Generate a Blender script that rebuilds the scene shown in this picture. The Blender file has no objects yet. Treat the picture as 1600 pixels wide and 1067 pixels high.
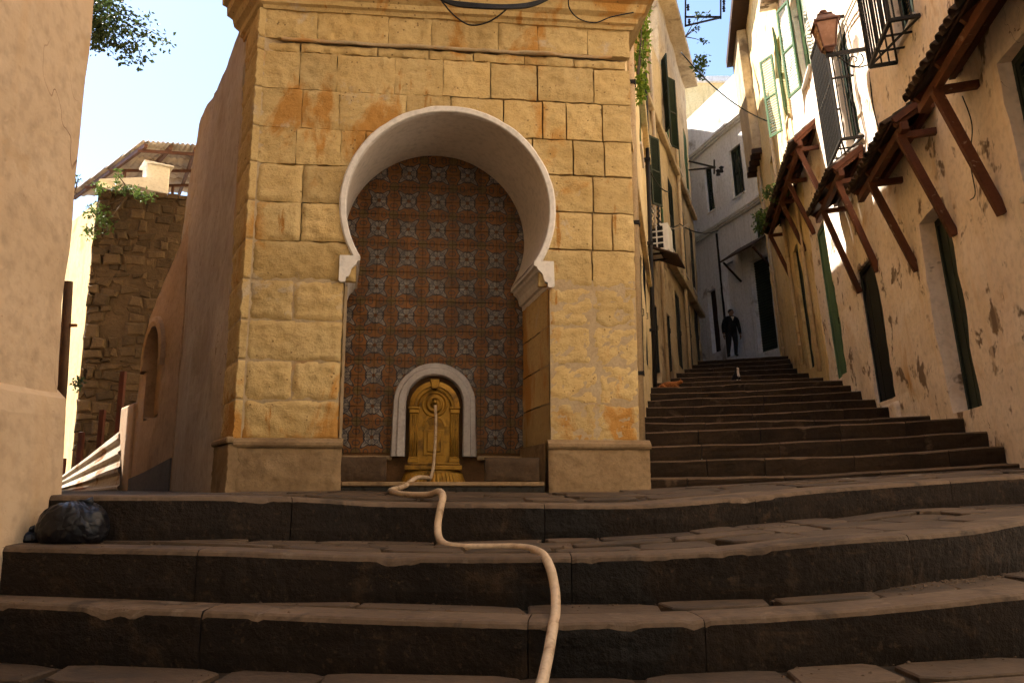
import bpy, bmesh, math, random
from mathutils import Vector, Matrix, noise
random.seed(7)
S = bpy.context.scene
COL = S.collection
R = math.radians

# ------------------------------------------------------------------ camera
FPX = 1250.0                              # focal length in photo pixels (1600 wide)
PITCH = math.atan(229 / FPX)
CAM = Vector((0, 0, 0.585))
cd = bpy.data.cameras.new('camera'); cam = bpy.data.objects.new('camera', cd); COL.objects.link(cam)
cd.sensor_width = 36; cd.lens = 36 * FPX / 1600; cd.clip_start = 0.05; cd.clip_end = 2000
cam.location = CAM; cam.rotation_euler = (math.pi / 2 + PITCH, 0, 0)
S.camera = cam

# ------------------------------------------------------------------ sky, sun, exposure
SUN = Vector((-0.455, 0.25, 0.855)).normalized()      # direction towards the sun
w = bpy.data.worlds.new('World'); S.world = w; w.use_nodes = True
nt = w.node_tree; bg = nt.nodes['Background']
sky = nt.nodes.new('ShaderNodeTexSky'); sky.sky_type = 'NISHITA'; sky.sun_disc = False
sky.sun_elevation = math.asin(SUN.z); sky.sun_rotation = math.atan2(SUN.x, SUN.y)
sky.air_density = 1.0; sky.dust_density = 0.7; sky.ozone_density = 1.0
nt.links.new(sky.outputs[0], bg.inputs[0]); bg.inputs[1].default_value = 0.066
sl = bpy.data.lights.new('sun', 'SUN'); sl.energy = 5.0; sl.angle = R(0.5); sl.color = (1.0, 0.92, 0.79)
so = bpy.data.objects.new('sun', sl); COL.objects.link(so); so.location = (-10, 8, 20)
so.rotation_euler = SUN.to_track_quat('Z', 'Y').to_euler()
S.view_settings.view_transform = 'Standard'; S.view_settings.look = 'None'
S.cycles.max_bounces = 5; S.cycles.diffuse_bounces = 4; S.cycles.glossy_bounces = 2; S.cycles.transmission_bounces = 2; S.cycles.adaptive_threshold = .04
S.view_settings.exposure = 2.4; S.view_settings.gamma = 1.0

# ------------------------------------------------------------------ helpers
_FW = Vector((0, math.cos(PITCH), math.sin(PITCH))); _UP = Vector((0, -math.sin(PITCH), math.cos(PITCH)))
def ray(x, y): return Vector((1, 0, 0)) * ((x - 800) / FPX) - _UP * ((y - 533.5) / FPX) + _FW
def aty(x, y, Y): d = ray(x, y); return CAM + d * (Y / d.y)
def onz(x, y, z): d = ray(x, y); return CAM + d * ((z - CAM.z) / d.z)

class Frame:
    """a facade: local x along it, y out of it, z up (tilt leans the top outwards)"""
    def __init__(s, O, n, tilt=0.0, z0=0.0):
        n = Vector((n[0], n[1], 0)).normalized(); s.d = Vector((n.y, -n.x, 0))
        t = R(tilt); Z = Vector((0, 0, 1))
        s.n = n * math.cos(t) - Z * math.sin(t); s.w = Z * math.cos(t) + n * math.sin(t)
        s.O = Vector((O[0], O[1], z0))
    def P(s, u, v=0, z=0): return s.O + s.d * u + s.n * v + s.w * z
    def M(s, u=0, v=0, z=0):
        m = Matrix((s.d, s.n, s.w)).transposed().to_4x4(); m.translation = s.P(u, v, z); return m
    def px(s, x, y, v=0):
        d = ray(x, y); o = s.O + s.n * v
        q = CAM + d * ((o - CAM).dot(s.n) / d.dot(s.n)) - o
        return q.dot(s.d), q.dot(s.w)

def link(o, parent=None):
    COL.objects.link(o)
    if parent is not None: o.parent = parent
    return o
def tag(o, label=None, cat=None, group=None, kind=None):
    if label: o['label'] = label
    if cat: o['category'] = cat
    if group: o['group'] = group
    if kind: o['kind'] = kind
    return o
def empty(name, M=None):
    o = bpy.data.objects.new(name, None); o.empty_display_size = .1; link(o)
    if M is not None: o.matrix_world = M
    return o
def copy_tree(o, parent=None):
    c = o.copy(); link(c); c.parent = parent
    for ch in list(o.children): copy_tree(ch, c)
    return c
def T(x, y, z): return Matrix.Translation((x, y, z))
def RZ(a): return Matrix.Rotation(a, 4, 'Z')

class MB:
    def __init__(s): s.v = []; s.f = []; s.m = []; s.uv = None
    def add(s, vs, fs, mi=0):
        b = len(s.v); s.v += [tuple(p) for p in vs]; s.f += [tuple(i + b for i in f) for f in fs]; s.m += [mi] * len(fs); return s
    def hexa(s, p, mi=0):       # p: 8 corners, bottom 4 ccw then top 4
        return s.add(p, [(3, 2, 1, 0), (4, 5, 6, 7), (0, 1, 5, 4), (1, 2, 6, 5), (2, 3, 7, 6), (3, 0, 4, 7)], mi)
    def box(s, x0, x1, y0, y1, z0, z1, mi=0, M=None):
        p = [Vector(q) for q in ((x0, y0, z0), (x1, y0, z0), (x1, y1, z0), (x0, y1, z0), (x0, y0, z1), (x1, y0, z1), (x1, y1, z1), (x0, y1, z1))]
        if M is not None: p = [M @ q for q in p]
        return s.hexa(p, mi)
    def beam(s, a, b, w, h, up=(0, 0, 1), mi=0):
        a = Vector(a); b = Vector(b); d = (b - a).normalized(); up = Vector(up)
        x = d.cross(up)
        if x.length < 1e-4: x = d.cross(Vector((1, 0, 0)))
        x.normalize(); y = x.cross(d).normalized(); x = x * w / 2; y = y * h / 2
        return s.hexa([a - x - y, a + x - y, b + x - y, b - x - y, a - x + y, a + x + y, b + x + y, b - x + y], mi)
    def tube(s, pts, r, n=8, mi=0, caps=True):
        pts = [Vector(p) for p in pts]; k = len(pts); rs = r if isinstance(r, (list, tuple)) else [r] * k
        vs = []; prev = None
        for i, p in enumerate(pts):
            t = (pts[min(i + 1, k - 1)] - pts[max(i - 1, 0)]).normalized()
            if prev is None:
                x = t.cross(Vector((0, 0, 1)))
                if x.length < 1e-3: x = t.cross(Vector((0, 1, 0)))
            else: x = prev - t * prev.dot(t)
            x.normalize(); prev = x; y = t.cross(x)
            for j in range(n):
                a = 2 * math.pi * j / n; vs.append(p + (x * math.cos(a) + y * math.sin(a)) * rs[i])
        fs = [(i * n + j, i * n + (j + 1) % n, (i + 1) * n + (j + 1) % n, (i + 1) * n + j) for i in range(k - 1) for j in range(n)]
        if caps: fs += [tuple(range(n - 1, -1, -1)), tuple((k - 1) * n + j for j in range(n))]
        return s.add(vs, fs, mi)
    def prism(s, poly, y0, y1, mi=0, M=None, axis='y'):
        """poly of (x,z) points extruded along y"""
        n = len(poly)
        f = (lambda p, y: Vector((p[0], y, p[1]))) if axis == 'y' else ((lambda p, y: Vector((y, p[0], p[1]))) if axis == 'x' else (lambda p, y: Vector((p[0], p[1], y))))
        vs = [f(p, y0) for p in poly] + [f(p, y1) for p in poly]
        if M is not None: vs = [M @ q for q in vs]
        fs = [tuple(range(n)), tuple(range(2 * n - 1, n - 1, -1))] + [(i, i + n, (i + 1) % n + n, (i + 1) % n) for i in range(n)]
        return s.add(vs, fs, mi)
    def lathe(s, prof, n=20, M=None, a0=0, a1=2 * math.pi, mi=0):
        full = abs(a1 - a0 - 2 * math.pi) < 1e-6; k = n if full else n + 1; vs = []
        for r, z in prof:
            for j in range(k):
                a = a0 + (a1 - a0) * j / n; q = Vector((r * math.cos(a), r * math.sin(a), z)); vs.append(M @ q if M is not None else q)
        fs = []
        for i in range(len(prof) - 1):
            for j in range(n if full else n):
                j2 = (j + 1) % k if full else j + 1
                fs.append((i * k + j, i * k + j2, (i + 1) * k + j2, (i + 1) * k + j))
        return s.add(vs, fs, mi)
    def build(s, name, mats, parent=None, smooth=False, bevel=0, fix=True):
        me = bpy.data.meshes.new(name); me.from_pydata(s.v, [], s.f); me.update()
        for mm in (mats if isinstance(mats, (list, tuple)) else [mats]): me.materials.append(mm)
        for p, mi in zip(me.polygons, s.m): p.material_index = mi; p.use_smooth = smooth
        if fix:
            bm = bmesh.new(); bm.from_mesh(me); bmesh.ops.recalc_face_normals(bm, faces=bm.faces); bm.to_mesh(me); bm.free()
        o = bpy.data.objects.new(name, me); link(o, parent)
        if bevel:
            b = o.modifiers.new('bevel', 'BEVEL'); b.width = bevel; b.segments = 2; b.limit_method = 'ANGLE'; b.angle_limit = R(40)
        return o

def nz(x, y, z=0.0, o=3): return noise.fractal(Vector((x, y, z)), 1.0, 2.0, o, noise_basis='PERLIN_ORIGINAL')

def lerp_curve(pts, x):
    """smooth interpolation through (x, a, b..) rows"""
    if x <= pts[0][0]: i = 0
    elif x >= pts[-1][0]: i = len(pts) - 2
    else:
        i = max(j for j in range(len(pts) - 1) if pts[j][0] <= x)
    a, b = pts[i], pts[i + 1]; t = (x - a[0]) / (b[0] - a[0])
    def m(j, k):
        lo, hi = max(j - 1, 0), min(j + 1, len(pts) - 1)
        return (pts[hi][k] - pts[lo][k]) / (pts[hi][0] - pts[lo][0])
    out = []
    for k in range(1, len(a)):
        h = b[0] - a[0]
        if t < 0 or t > 1: out.append(a[k] + (b[k] - a[k]) * t); continue
        h00 = 2*t**3 - 3*t*t + 1; h10 = t**3 - 2*t*t + t; h01 = -2*t**3 + 3*t*t; h11 = t**3 - t*t
        out.append(h00 * a[k] + h10 * h * m(i, k) + h01 * b[k] + h11 * h * m(i + 1, k))
    return out

# ------------------------------------------------------------------ materials
class NB:
    def __init__(s, name):
        s.m = bpy.data.materials.new(name); s.m.use_nodes = True; s.t = s.m.node_tree
        s.b = s.t.nodes['Principled BSDF']; s.b.inputs['Specular IOR Level'].default_value = .25
        s.co = None; s.rnd = None
    def n(s, t, **k):
        o = s.t.nodes.new(t)
        for a, b in k.items(): setattr(o, a, b)
        return o
    def l(s, a, b): s.t.links.new(a, b)
    def coord(s, rnd=False):
        if s.co is None:
            tc = s.n('ShaderNodeTexCoord'); s.co = tc.outputs['Object']
            if rnd:
                oi = s.n('ShaderNodeObjectInfo'); s.rnd = oi.outputs['Random']
                a = s.n('ShaderNodeVectorMath', operation='ADD'); mu = s.n('ShaderNodeMath', operation='MULTIPLY'); mu.inputs[1].default_value = 37
                s.l(s.rnd, mu.inputs[0]); s.l(s.co, a.inputs[0]); s.l(mu.outputs[0], a.inputs[1]); s.co = a.outputs[0]
        return s.co
    def scaled(s, sc):
        mp = s.n('ShaderNodeMapping'); s.l(s.coord(), mp.inputs[0]); mp.inputs['Scale'].default_value = sc if hasattr(sc, '__len__') else (sc, sc, sc); return mp.outputs[0]
    def noise(s, sc, detail=3, rough=.6, dist=0):
        t = s.n('ShaderNodeTexNoise'); s.l(s.scaled(sc), t.inputs['Vector']); t.inputs['Scale'].default_value = 1
        t.inputs['Detail'].default_value = detail; t.inputs['Roughness'].default_value = rough; t.inputs['Distortion'].default_value = dist; return t.outputs['Fac']
    def ramp(s, f, a, b, ca=0., cb=1.):
        r = s.n('ShaderNodeMapRange'); s.l(f, r.inputs[0]); r.inputs[1].default_value = a; r.inputs[2].default_value = b
        r.inputs[3].default_value = ca; r.inputs[4].default_value = cb; return r.outputs[0]
    def math(s, op, a, b=None):
        o = s.n('ShaderNodeMath', operation=op)
        for i, q in enumerate((a, b)):
            if q is None: continue
            if isinstance(q, (int, float)): o.inputs[i].default_value = q
            else: s.l(q, o.inputs[i])
        return o.outputs[0]
    def mix(s, f, a, b):
        o = s.n('ShaderNodeMix', data_type='RGBA')
        for i, q in ((0, f), (6, a), (7, b)):
            if isinstance(q, (int, float)): o.inputs[i].default_value = q
            elif isinstance(q, tuple): o.inputs[i].default_value = (*q, 1)
            else: s.l(q, o.inputs[i])
        return o.outputs[2]
    def out(s, col, rough=.85, bump=None, strength=.5, dist=.01, metal=0):
        if isinstance(col, tuple): s.b.inputs['Base Color'].default_value = (*col, 1)
        else: s.l(col, s.b.inputs['Base Color'])
        if isinstance(rough, (int, float)): s.b.inputs['Roughness'].default_value = rough
        else: s.l(rough, s.b.inputs['Roughness'])
        s.b.inputs['Metallic'].default_value = metal
        if bump is not None:
            bp = s.n('ShaderNodeBump'); bp.inputs['Strength'].default_value = strength; bp.inputs['Distance'].default_value = dist
            s.l(bump, bp.inputs['Height']); s.l(bp.outputs[0], s.b.inputs['Normal'])
        return s.m

def surf(name, c1, c2, sc=3., rnd=True, stain=None, sst=(1.2, .55, .7), streak=None, bsc=40., bstr=.5, bd=.006, rough=.9, rv=.35, pits=False, stain2=None, sst2=(3, .6, .68), crack=None):
    """uneven mineral surface: two tones, stains with their own outlines, streaks, pits"""
    b = NB(name); b.coord(rnd)
    c = b.mix(b.ramp(b.noise(sc), .3, .7), c1, c2)
    c = b.mix(b.ramp(b.noise(sc * 9, 2), .45, .75, 0, .45), c, tuple(q * .55 for q in c2))
    if stain: c = b.mix(b.ramp(b.noise(sst[0], 4, .65, .4), sst[1], sst[2]), c, stain)
    if stain2: c = b.mix(b.ramp(b.noise(sst2[0], 4, .7, .2), sst2[1], sst2[2]), c, stain2)
    if streak: c = b.mix(b.ramp(b.noise((6, 6, .5), 3, .6, .2), .52, .75, 0, .8), c, streak)
    if crack:
        lines = b.math('LESS_THAN', b.math('ABSOLUTE', b.math('SUBTRACT', b.noise((1.1, 1.1, .6), 4, .6, .3), .5)), .0012)
        c = b.mix(b.math('MULTIPLY', lines, b.ramp(b.noise(.9, 2), .50, .56)), c, crack)
    if rnd and rv:
        hs = b.n('ShaderNodeHueSaturation'); b.l(c, hs.inputs['Color']); b.l(b.ramp(b.rnd, 0, 1, 1 - rv, 1 + rv), hs.inputs['Value']); c = hs.outputs[0]
    h = b.math('ADD', b.noise(bsc, 3, .65), b.math('MULTIPLY', b.noise(bsc * .15, 2), 1.6))
    if pits:
        vo = b.n('ShaderNodeTexVoronoi'); b.l(b.scaled(bsc * .9), vo.inputs['Vector']); vo.inputs['Scale'].default_value = 1
        h = b.math('ADD', h, b.ramp(vo.outputs['Distance'], 0, .35, -.35, 0))
    return b.out(c, rough, h, bstr, bd)

def plain(name, c, rough=.6, metal=0, var=.25, sc=8., bstr=.15):
    b = NB(name); b.coord(True)
    col = b.mix(b.ramp(b.noise(sc), .3, .7), tuple(q * (1 - var) for q in c), tuple(min(1, q * (1 + var)) for q in c))
    return b.out(col, b.ramp(b.noise(sc * 2), .3, .7, max(.05, rough - .12), min(1, rough + .12)), b.noise(sc * 5), bstr, .004, metal)

M = {}
def sandstone():
    b = NB('golden_sandstone'); b.coord(False); oi = b.n('ShaderNodeObjectInfo')
    c = b.mix(b.ramp(b.noise(1.6, 4, .65), .35, .65), (.545, .40, .185), (.47, .32, .125))
    c = b.mix(b.ramp(b.noise(26, 4, .7), .50, .72, 0, .55), c, (.29, .19, .08))
    c = b.mix(b.ramp(b.noise((2.2, 2.2, 1.0), 5, .62, .5), .56, .63, 0, .85), c, (.41, .19, .036))       # rusty weathering
    c = b.mix(b.ramp(b.noise((7, 7, .9), 4, .6, .2), .66, .70, 0, .9), c, (.36, .16, .03))               # drip lines
    c = b.mix(b.ramp(b.noise(1.9, 5, .7, .3), .60, .66, 0, .8), c, (.47, .38, .265))                      # lime smears
    vo = b.n('ShaderNodeTexVoronoi'); b.l(b.scaled(22), vo.inputs['Vector']); vo.inputs['Scale'].default_value = 1
    pit = b.math('MULTIPLY', b.math('LESS_THAN', vo.outputs['Distance'], .16), b.math('GREATER_THAN', b.noise(3.5, 2), .56))
    c = b.mix(b.math('MULTIPLY', pit, .7), c, (.14, .085, .035))
    hs = b.n('ShaderNodeHueSaturation'); b.l(c, hs.inputs['Color']); b.l(b.ramp(oi.outputs['Random'], 0, 1, .88, 1.10), hs.inputs['Value'])
    h = b.math('ADD', b.noise(55, 4, .7), b.math('MULTIPLY', b.noise((9, 9, 16), 3), 1.5)); h = b.math('SUBTRACT', h, b.math('MULTIPLY', pit, 1.2))
    return b.out(hs.outputs[0], .92, h, .7, .009)
M['stone'] = sandstone()
M['stone_flank'] = M['stone']
M['base_stone'] = surf('grey_brown_plinth_stone', (.30, .205, .11), (.21, .135, .068), 4, stain=(.12, .075, .04), sst=(2.5, .55, .7), bsc=60, bstr=.5, bd=.006, rv=.1, pits=True)
M['mortar'] = surf('pale_mortar', (.45, .35, .215), (.38, .275, .155), 6, stain=(.45, .23, .07), sst=(2, .58, .7), bsc=50, rv=0)
M['cream'] = surf('cream_plaster', (.66, .58, .47), (.58, .50, .39), 1.5, rnd=False, bsc=20, bstr=.3)
M['limewash'] = surf('white_limewash', (.72, .68, .63), (.66, .61, .55), 3, stain=(.45, .38, .30), sst=(6, .66, .74), bsc=30, bstr=.25, bd=.004, rv=0, pits=False)
M['soffit'] = surf('soffit_plaster', (.62, .55, .47), (.56, .49, .41), 2.5, bsc=25, bstr=.2, bd=.004, rv=0, pits=False)
M['marble'] = surf('grey_marble_surround', (.46, .41, .38), (.36, .32, .29), 5, streak=(.26, .21, .18), bsc=30, bstr=.3, rv=0)
M['plaster_left'] = surf('ochre_plaster', (.57, .425, .275), (.50, .355, .215), 1.6, stain=(.42, .27, .13), sst=(2.2, .60, .74), stain2=(.30, .19, .10), sst2=(9, .66, .72), streak=(.53, .36, .20), bsc=28, bstr=.55, bd=.007, rv=0, pits=True, crack=(.22, .13, .07))
M['plaster_brown'] = surf('brown_plaster', (.47, .385, .295), (.41, .32, .235), 1.5, stain=(.33, .245, .175), sst=(1.4, .56, .7), streak=(.37, .28, .20), bsc=22, bstr=.35, bd=.006, rv=0, pits=False, crack=(.20, .12, .07))
M['plaster_pale'] = surf('pale_plaster', (.42, .29, .19), (.34, .225, .14), 2, stain=(.22, .14, .09), sst=(2, .6, .72), bsc=25, bstr=.4, rv=0)
M['dado'] = surf('blue_grey_dado', (.13, .12, .125), (.09, .08, .085), 3, bsc=25, bstr=.3, rv=0)
M['plaster_right'] = surf('pinkish_plaster', (.86, .745, .645), (.80, .665, .555), 1.3, rnd=False, stain=(.58, .36, .16), sst=(.9, .60, .74), stain2=(.20, .14, .10), sst2=(1.5, .575, .625), streak=(.74, .58, .43), bsc=22, bstr=.5, bd=.01, crack=(.30, .20, .13))
M['plaster_yellow'] = surf('yellow_plaster', (.85, .68, .38), (.78, .59, .29), 1.5, rnd=False, stain=(.38, .22, .09), sst=(1.2, .58, .72), streak=(.50, .34, .15), bsc=22, bstr=.4, bd=.01)
M['plaster_white'] = surf('white_plaster', (.80, .79, .80), (.72, .70, .70), 1.0, rnd=False, stain=(.33, .29, .26), sst=(.9, .60, .70), streak=(.50, .47, .45), bsc=15, bstr=.4, bd=.01)
M['plaster_dim'] = surf('dirty_plaster', (.58, .46, .30), (.46, .34, .20), 1.2, rnd=False, stain=(.20, .14, .085), sst=(1.0, .55, .68), streak=(.36, .25, .14), bsc=18, bstr=.5, bd=.012)
M['rubble'] = surf('rubble_stone', (.085, .055, .030), (.048, .030, .016), 4, stain=(.16, .11, .065), sst=(2.2, .64, .74), bsc=14, bstr=.8, bd=.03, rv=.35)
M['rubble_mortar'] = surf('rubble_mortar', (.085, .054, .030), (.05, .031, .016), 3, rnd=False, bsc=14, bstr=.8, bd=.03)
def step_face():  # riser stone: grime plus the shade on the risers, both in the colour
    b = NB('grimy_shaded_step_stone'); b.coord(False); sp = b.n('ShaderNodeSeparateXYZ'); b.l(b.coord(), sp.inputs[0])
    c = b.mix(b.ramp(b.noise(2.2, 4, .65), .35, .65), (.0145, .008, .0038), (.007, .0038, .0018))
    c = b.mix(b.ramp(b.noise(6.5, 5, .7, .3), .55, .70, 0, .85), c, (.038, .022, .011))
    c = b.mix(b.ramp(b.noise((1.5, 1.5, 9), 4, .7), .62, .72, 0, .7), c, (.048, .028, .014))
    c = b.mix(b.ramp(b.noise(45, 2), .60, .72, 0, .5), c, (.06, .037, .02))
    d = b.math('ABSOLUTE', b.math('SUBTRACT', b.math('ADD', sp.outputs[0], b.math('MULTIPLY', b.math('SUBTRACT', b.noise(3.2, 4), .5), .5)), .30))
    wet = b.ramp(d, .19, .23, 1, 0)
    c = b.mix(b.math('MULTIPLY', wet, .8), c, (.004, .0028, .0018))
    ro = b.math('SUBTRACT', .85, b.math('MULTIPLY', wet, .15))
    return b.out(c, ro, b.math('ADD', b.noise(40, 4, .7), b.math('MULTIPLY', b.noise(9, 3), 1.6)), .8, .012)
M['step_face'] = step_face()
M['step_top'] = surf('worn_skylit_step_stone', (.13, .086, .053), (.082, .052, .030), 3, stain=(.045, .03, .018), sst=(4.5, .55, .66), stain2=(.15, .108, .072), sst2=(8, .6, .7), bsc=40, bstr=.5, bd=.006, rough=.75, rv=.15)  # tread and nosing stone: wear plus sky light put into the colour
M['paving'] = surf('paving_slab_stone', (.088, .057, .034), (.054, .034, .019), 3, stain=(.04, .028, .018), sst=(3, .55, .68), bsc=35, bstr=.6, bd=.008, rough=.75, rv=.3)
M['dirt'] = surf('packed_dirt', (.035, .023, .013), (.018, .012, .007), 4, rnd=False, bsc=25, bstr=.7, bd=.01)
M['alley_face'] = surf('alley_riser_stone', (.045, .027, .014), (.024, .0145, .008), 2.5, stain=(.10, .065, .038), sst=(2.4, .60, .72), bsc=30, bstr=.6, bd=.01, rv=.2)  # riser tone of the alley steps, with their shade put into the colour
M['alley_top'] = surf('alley_nosing_stone', (.17, .115, .07), (.12, .078, .045), 4, bsc=30, bstr=.5, bd=.008, rv=.2)  # lighter tone for wear and for the sky light nosings catch
M['wet'] = plain('wet_black_stone', (.016, .012, .008), .3, 0, .3, 6, .4)
M['wood'] = surf('red_brown_timber', (.135, .045, .018), (.085, .028, .012), 3, stain=(.26, .18, .12), sst=(7, .63, .69), streak=(.09, .026, .01), bsc=30, bstr=.4, bd=.004, rough=.65, rv=.2, pits=False)
M['wood_dark'] = surf('dark_timber', (.055, .026, .014), (.03, .015, .009), 4, bsc=30, bstr=.4, bd=.004, rough=.75, rv=.2, pits=False)
M['tile_clay'] = surf('old_roof_tile', (.105, .062, .038), (.06, .038, .026), 5, stain=(.035, .03, .022), sst=(4, .5, .62), bsc=40, bstr=.6, bd=.006, rv=.4)
M['shutter'] = surf('green_shutter_paint', (.10, .19, .095), (.07, .14, .065), 4, streak=(.06, .10, .05), bsc=30, bstr=.2, bd=.003, rough=.6, rv=.2, pits=False)
M['shutter_dark'] = surf('dark_green_paint', (.020, .032, .020), (.013, .02, .013), 4, bsc=30, bstr=.2, bd=.003, rough=.55, rv=.3, pits=False)
M['door_dark'] = surf('black_green_door_paint', (.010, .014, .013), (.006, .009, .009), 4, bsc=30, bstr=.2, bd=.003, rough=.5, rv=.2, pits=False)
M['iron'] = plain('wrought_iron', (.018, .015, .013), .55, .3)
M['iron_brown'] = plain('rusty_iron', (.11, .05, .03), .7, .1, .4)
M['red_post'] = plain('red_oxide_paint', (.055, .014, .010), .6, 0, .35)
M['brass'] = surf('golden_brass_paint', (.34, .18, .026), (.25, .125, .016), 6, stain=(.09, .045, .010), sst=(6, .52, .66), bsc=30, bstr=.2, bd=.002, rough=.42, rv=0, pits=False)
M['brass'].node_tree.nodes['Principled BSDF'].inputs['Metallic'].default_value = .55
M['hose'] = surf('cream_hose', (.52, .39, .26), (.46, .33, .21), 5, stain=(.20, .125, .07), sst=(11, .52, .68), bsc=40, bstr=.1, bd=.002, rough=.5, rv=0, pits=False)
M['cable'] = plain('black_cable', (.012, .011, .010), .5)
M['cable_pale'] = plain('pale_cable', (.35, .29, .22), .6)
M['pipe'] = surf('painted_downpipe', (.62, .47, .29), (.52, .38, .22), 4, stain=(.28, .17, .09), sst=(5, .6, .7), bsc=30, bstr=.2, rv=.1, pits=False)
M['white_metal'] = plain('white_enamel', (.70, .66, .58), .5, 0, .1)
M['dark'] = plain('dark_interior', (.012, .010, .008), .9)
M['glass'] = plain('smoked_lamp_glass', (.30, .16, .10), .25, 0, .2, 5, .05)
M['copper'] = plain('brown_lamp_metal', (.11, .05, .032), .5, .35, .3)
def bin_liner():
    b = NB('black_plastic'); b.coord(False); vo = b.n('ShaderNodeTexVoronoi', feature='DISTANCE_TO_EDGE'); mp = b.n('ShaderNodeVectorMath', operation='ADD')
    nn = b.n('ShaderNodeTexNoise'); b.l(b.coord(), nn.inputs['Vector']); nn.inputs['Scale'].default_value = 14
    sc = b.n('ShaderNodeVectorMath', operation='SCALE'); b.l(nn.outputs['Color'], sc.inputs[0]); sc.inputs['Scale'].default_value = .10
    b.l(b.coord(), mp.inputs[0]); b.l(sc.outputs[0], mp.inputs[1]); b.l(mp.outputs[0], vo.inputs['Vector']); vo.inputs['Scale'].default_value = 11
    return b.out((.006, .006, .008), .34, b.math('ADD', vo.outputs['Distance'], b.math('MULTIPLY', b.noise(16, 2), .4)), .55, .03)
M['bag'] = bin_liner()
M['zinc'] = surf('rusty_corrugated_metal', (.50, .44, .36), (.40, .33, .25), 3, stain=(.22, .10, .035), sst=(3, .52, .62), bsc=20, bstr=.2, bd=.003, rough=.6, rv=.1, pits=False)
M['roof_sheet'] = surf('fibre_cement_roof', (.55, .47, .38), (.45, .37, .29), 2, stain=(.16, .11, .07), sst=(2, .55, .68), bsc=20, bstr=.2, rv=.1, pits=False)
M['bark'] = plain('bark', (.06, .04, .025), .9, 0, .4, 20, .5)
def leafmat(name, c, tr=.35):
    b = NB(name); b.coord(True)
    col = b.mix(b.ramp(b.noise(3.), .3, .7), tuple(q * .6 for q in c), tuple(min(1, q * 1.35) for q in c))
    b.out(col, .55); tl = b.n('ShaderNodeBsdfTranslucent'); b.l(col, tl.inputs[0])
    ms = b.n('ShaderNodeMixShader'); ms.inputs[0].default_value = tr
    b.l(b.b.outputs[0], ms.inputs[1]); b.l(tl.outputs[0], ms.inputs[2]); b.l(ms.outputs[0], b.t.nodes['Material Output'].inputs[0]); return b.m
M['leaf'] = leafmat('dark_leaf', (.035, .055, .018)); M['leaf_bright'] = leafmat('bright_leaf', (.20, .30, .035), .5); M['leaf_mid'] = leafmat('mid_leaf', (.07, .11, .025))
M['cloth'] = plain('black_cloth', (.007, .0065, .007), .9); M['trouser'] = plain('dark_trousers', (.012, .011, .013), .9)
M['skin'] = plain('skin', (.20, .105, .065), .6, 0, .1); M['hair'] = plain('dark_hair', (.01, .008, .007), .7)
M['fur_orange'] = plain('orange_fur', (.28, .10, .025), .9, 0, .4, 30); M['fur_black'] = plain('black_fur', (.012, .010, .010), .9); M['fur_white'] = plain('white_fur', (.55, .48, .40), .9)
def tile_material():
    b = NB('painted_tile'); tc = b.n('ShaderNodeTexCoord'); sp = b.n('ShaderNodeSeparateXYZ'); b.l(tc.outputs['UV'], sp.inputs[0]); b.coord(True)
    wob = b.math('MULTIPLY', b.math('SUBTRACT', b.noise(60, 2), .5), .06)
    x = b.math('ADD', sp.outputs[0], wob); y = b.math('ADD', sp.outputs[1], wob); m = b.math
    mx = m('MAXIMUM', x, y); mn = m('MINIMUM', x, y); q = m('DIVIDE', mn, m('ADD', mx, .001))
    star = m('SUBTRACT', mx, m('ADD', m('ADD', m('MULTIPLY', m('POWER', q, 2.0), .24), m('MULTIPLY', m('SINE', m('MULTIPLY', q, 9.4)), .045))  , .42))     # <0 inside the star
    def dist(ax, ay): return m('SQRT', m('ADD', m('POWER', m('SUBTRACT', x, ax), 2), m('POWER', m('SUBTRACT', y, ay), 2)))
    def band(v, c, h): return m('LESS_THAN', m('ABSOLUTE', m('SUBTRACT', v, c)), h)
    base = b.mix(b.ramp(b.noise(14), .35, .65), (.175, .066, .013), (.115, .052, .013))
    c = b.mix(m('LESS_THAN', dist(1, 1), .27), base, (.095, .058, .015))
    c = b.mix(band(dist(1, 1), .30, .035), c, (.05, .03, .016))
    for ax, ay in ((.92, .36), (.36, .92)):
        c = b.mix(m('LESS_THAN', dist(ax, ay), .10), c, (.14, .05, .009)); c = b.mix(band(dist(ax, ay), .15, .035), c, (.045, .028, .02))
    c = b.mix(m('LESS_THAN', star, .10), c, (.020, .017, .020))
    leaf = b.mix(b.ramp(b.noise(45, 2), .4, .6), (.21, .18, .148), (.12, .10, .082))
    c = b.mix(m('LESS_THAN', star, -.005), c, leaf)
    c = b.mix(m('LESS_THAN', m('ABSOLUTE', m('SUBTRACT', x, y)), m('MULTIPLY', m('SUBTRACT', .62, mx), .10)), c, (.04, .035, .04))
    c = b.mix(band(dist(.30, .30), .10, .03), c, (.05, .045, .05))
    c = b.mix(m('LESS_THAN', dist(0, 0), .13), c, (.12, .043, .010))
    c = b.mix(b.ramp(b.noise(9, 3, .7), .64, .70, 0, .6), c, (.12, .075, .04))
    hs = b.n('ShaderNodeHueSaturation'); b.l(c, hs.inputs['Color']); b.l(b.ramp(b.rnd, 0, 1, .78, 1.15), hs.inputs['Value'])
    return b.out(hs.outputs[0], b.ramp(b.noise(20), .3, .7, .45, .65), b.noise(35), .12, .003)
M['tile'] = tile_material()
M['grout'] = surf('tile_grout', (.15, .075, .03), (.10, .05, .02), 8, rnd=False, bsc=60)

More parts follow.
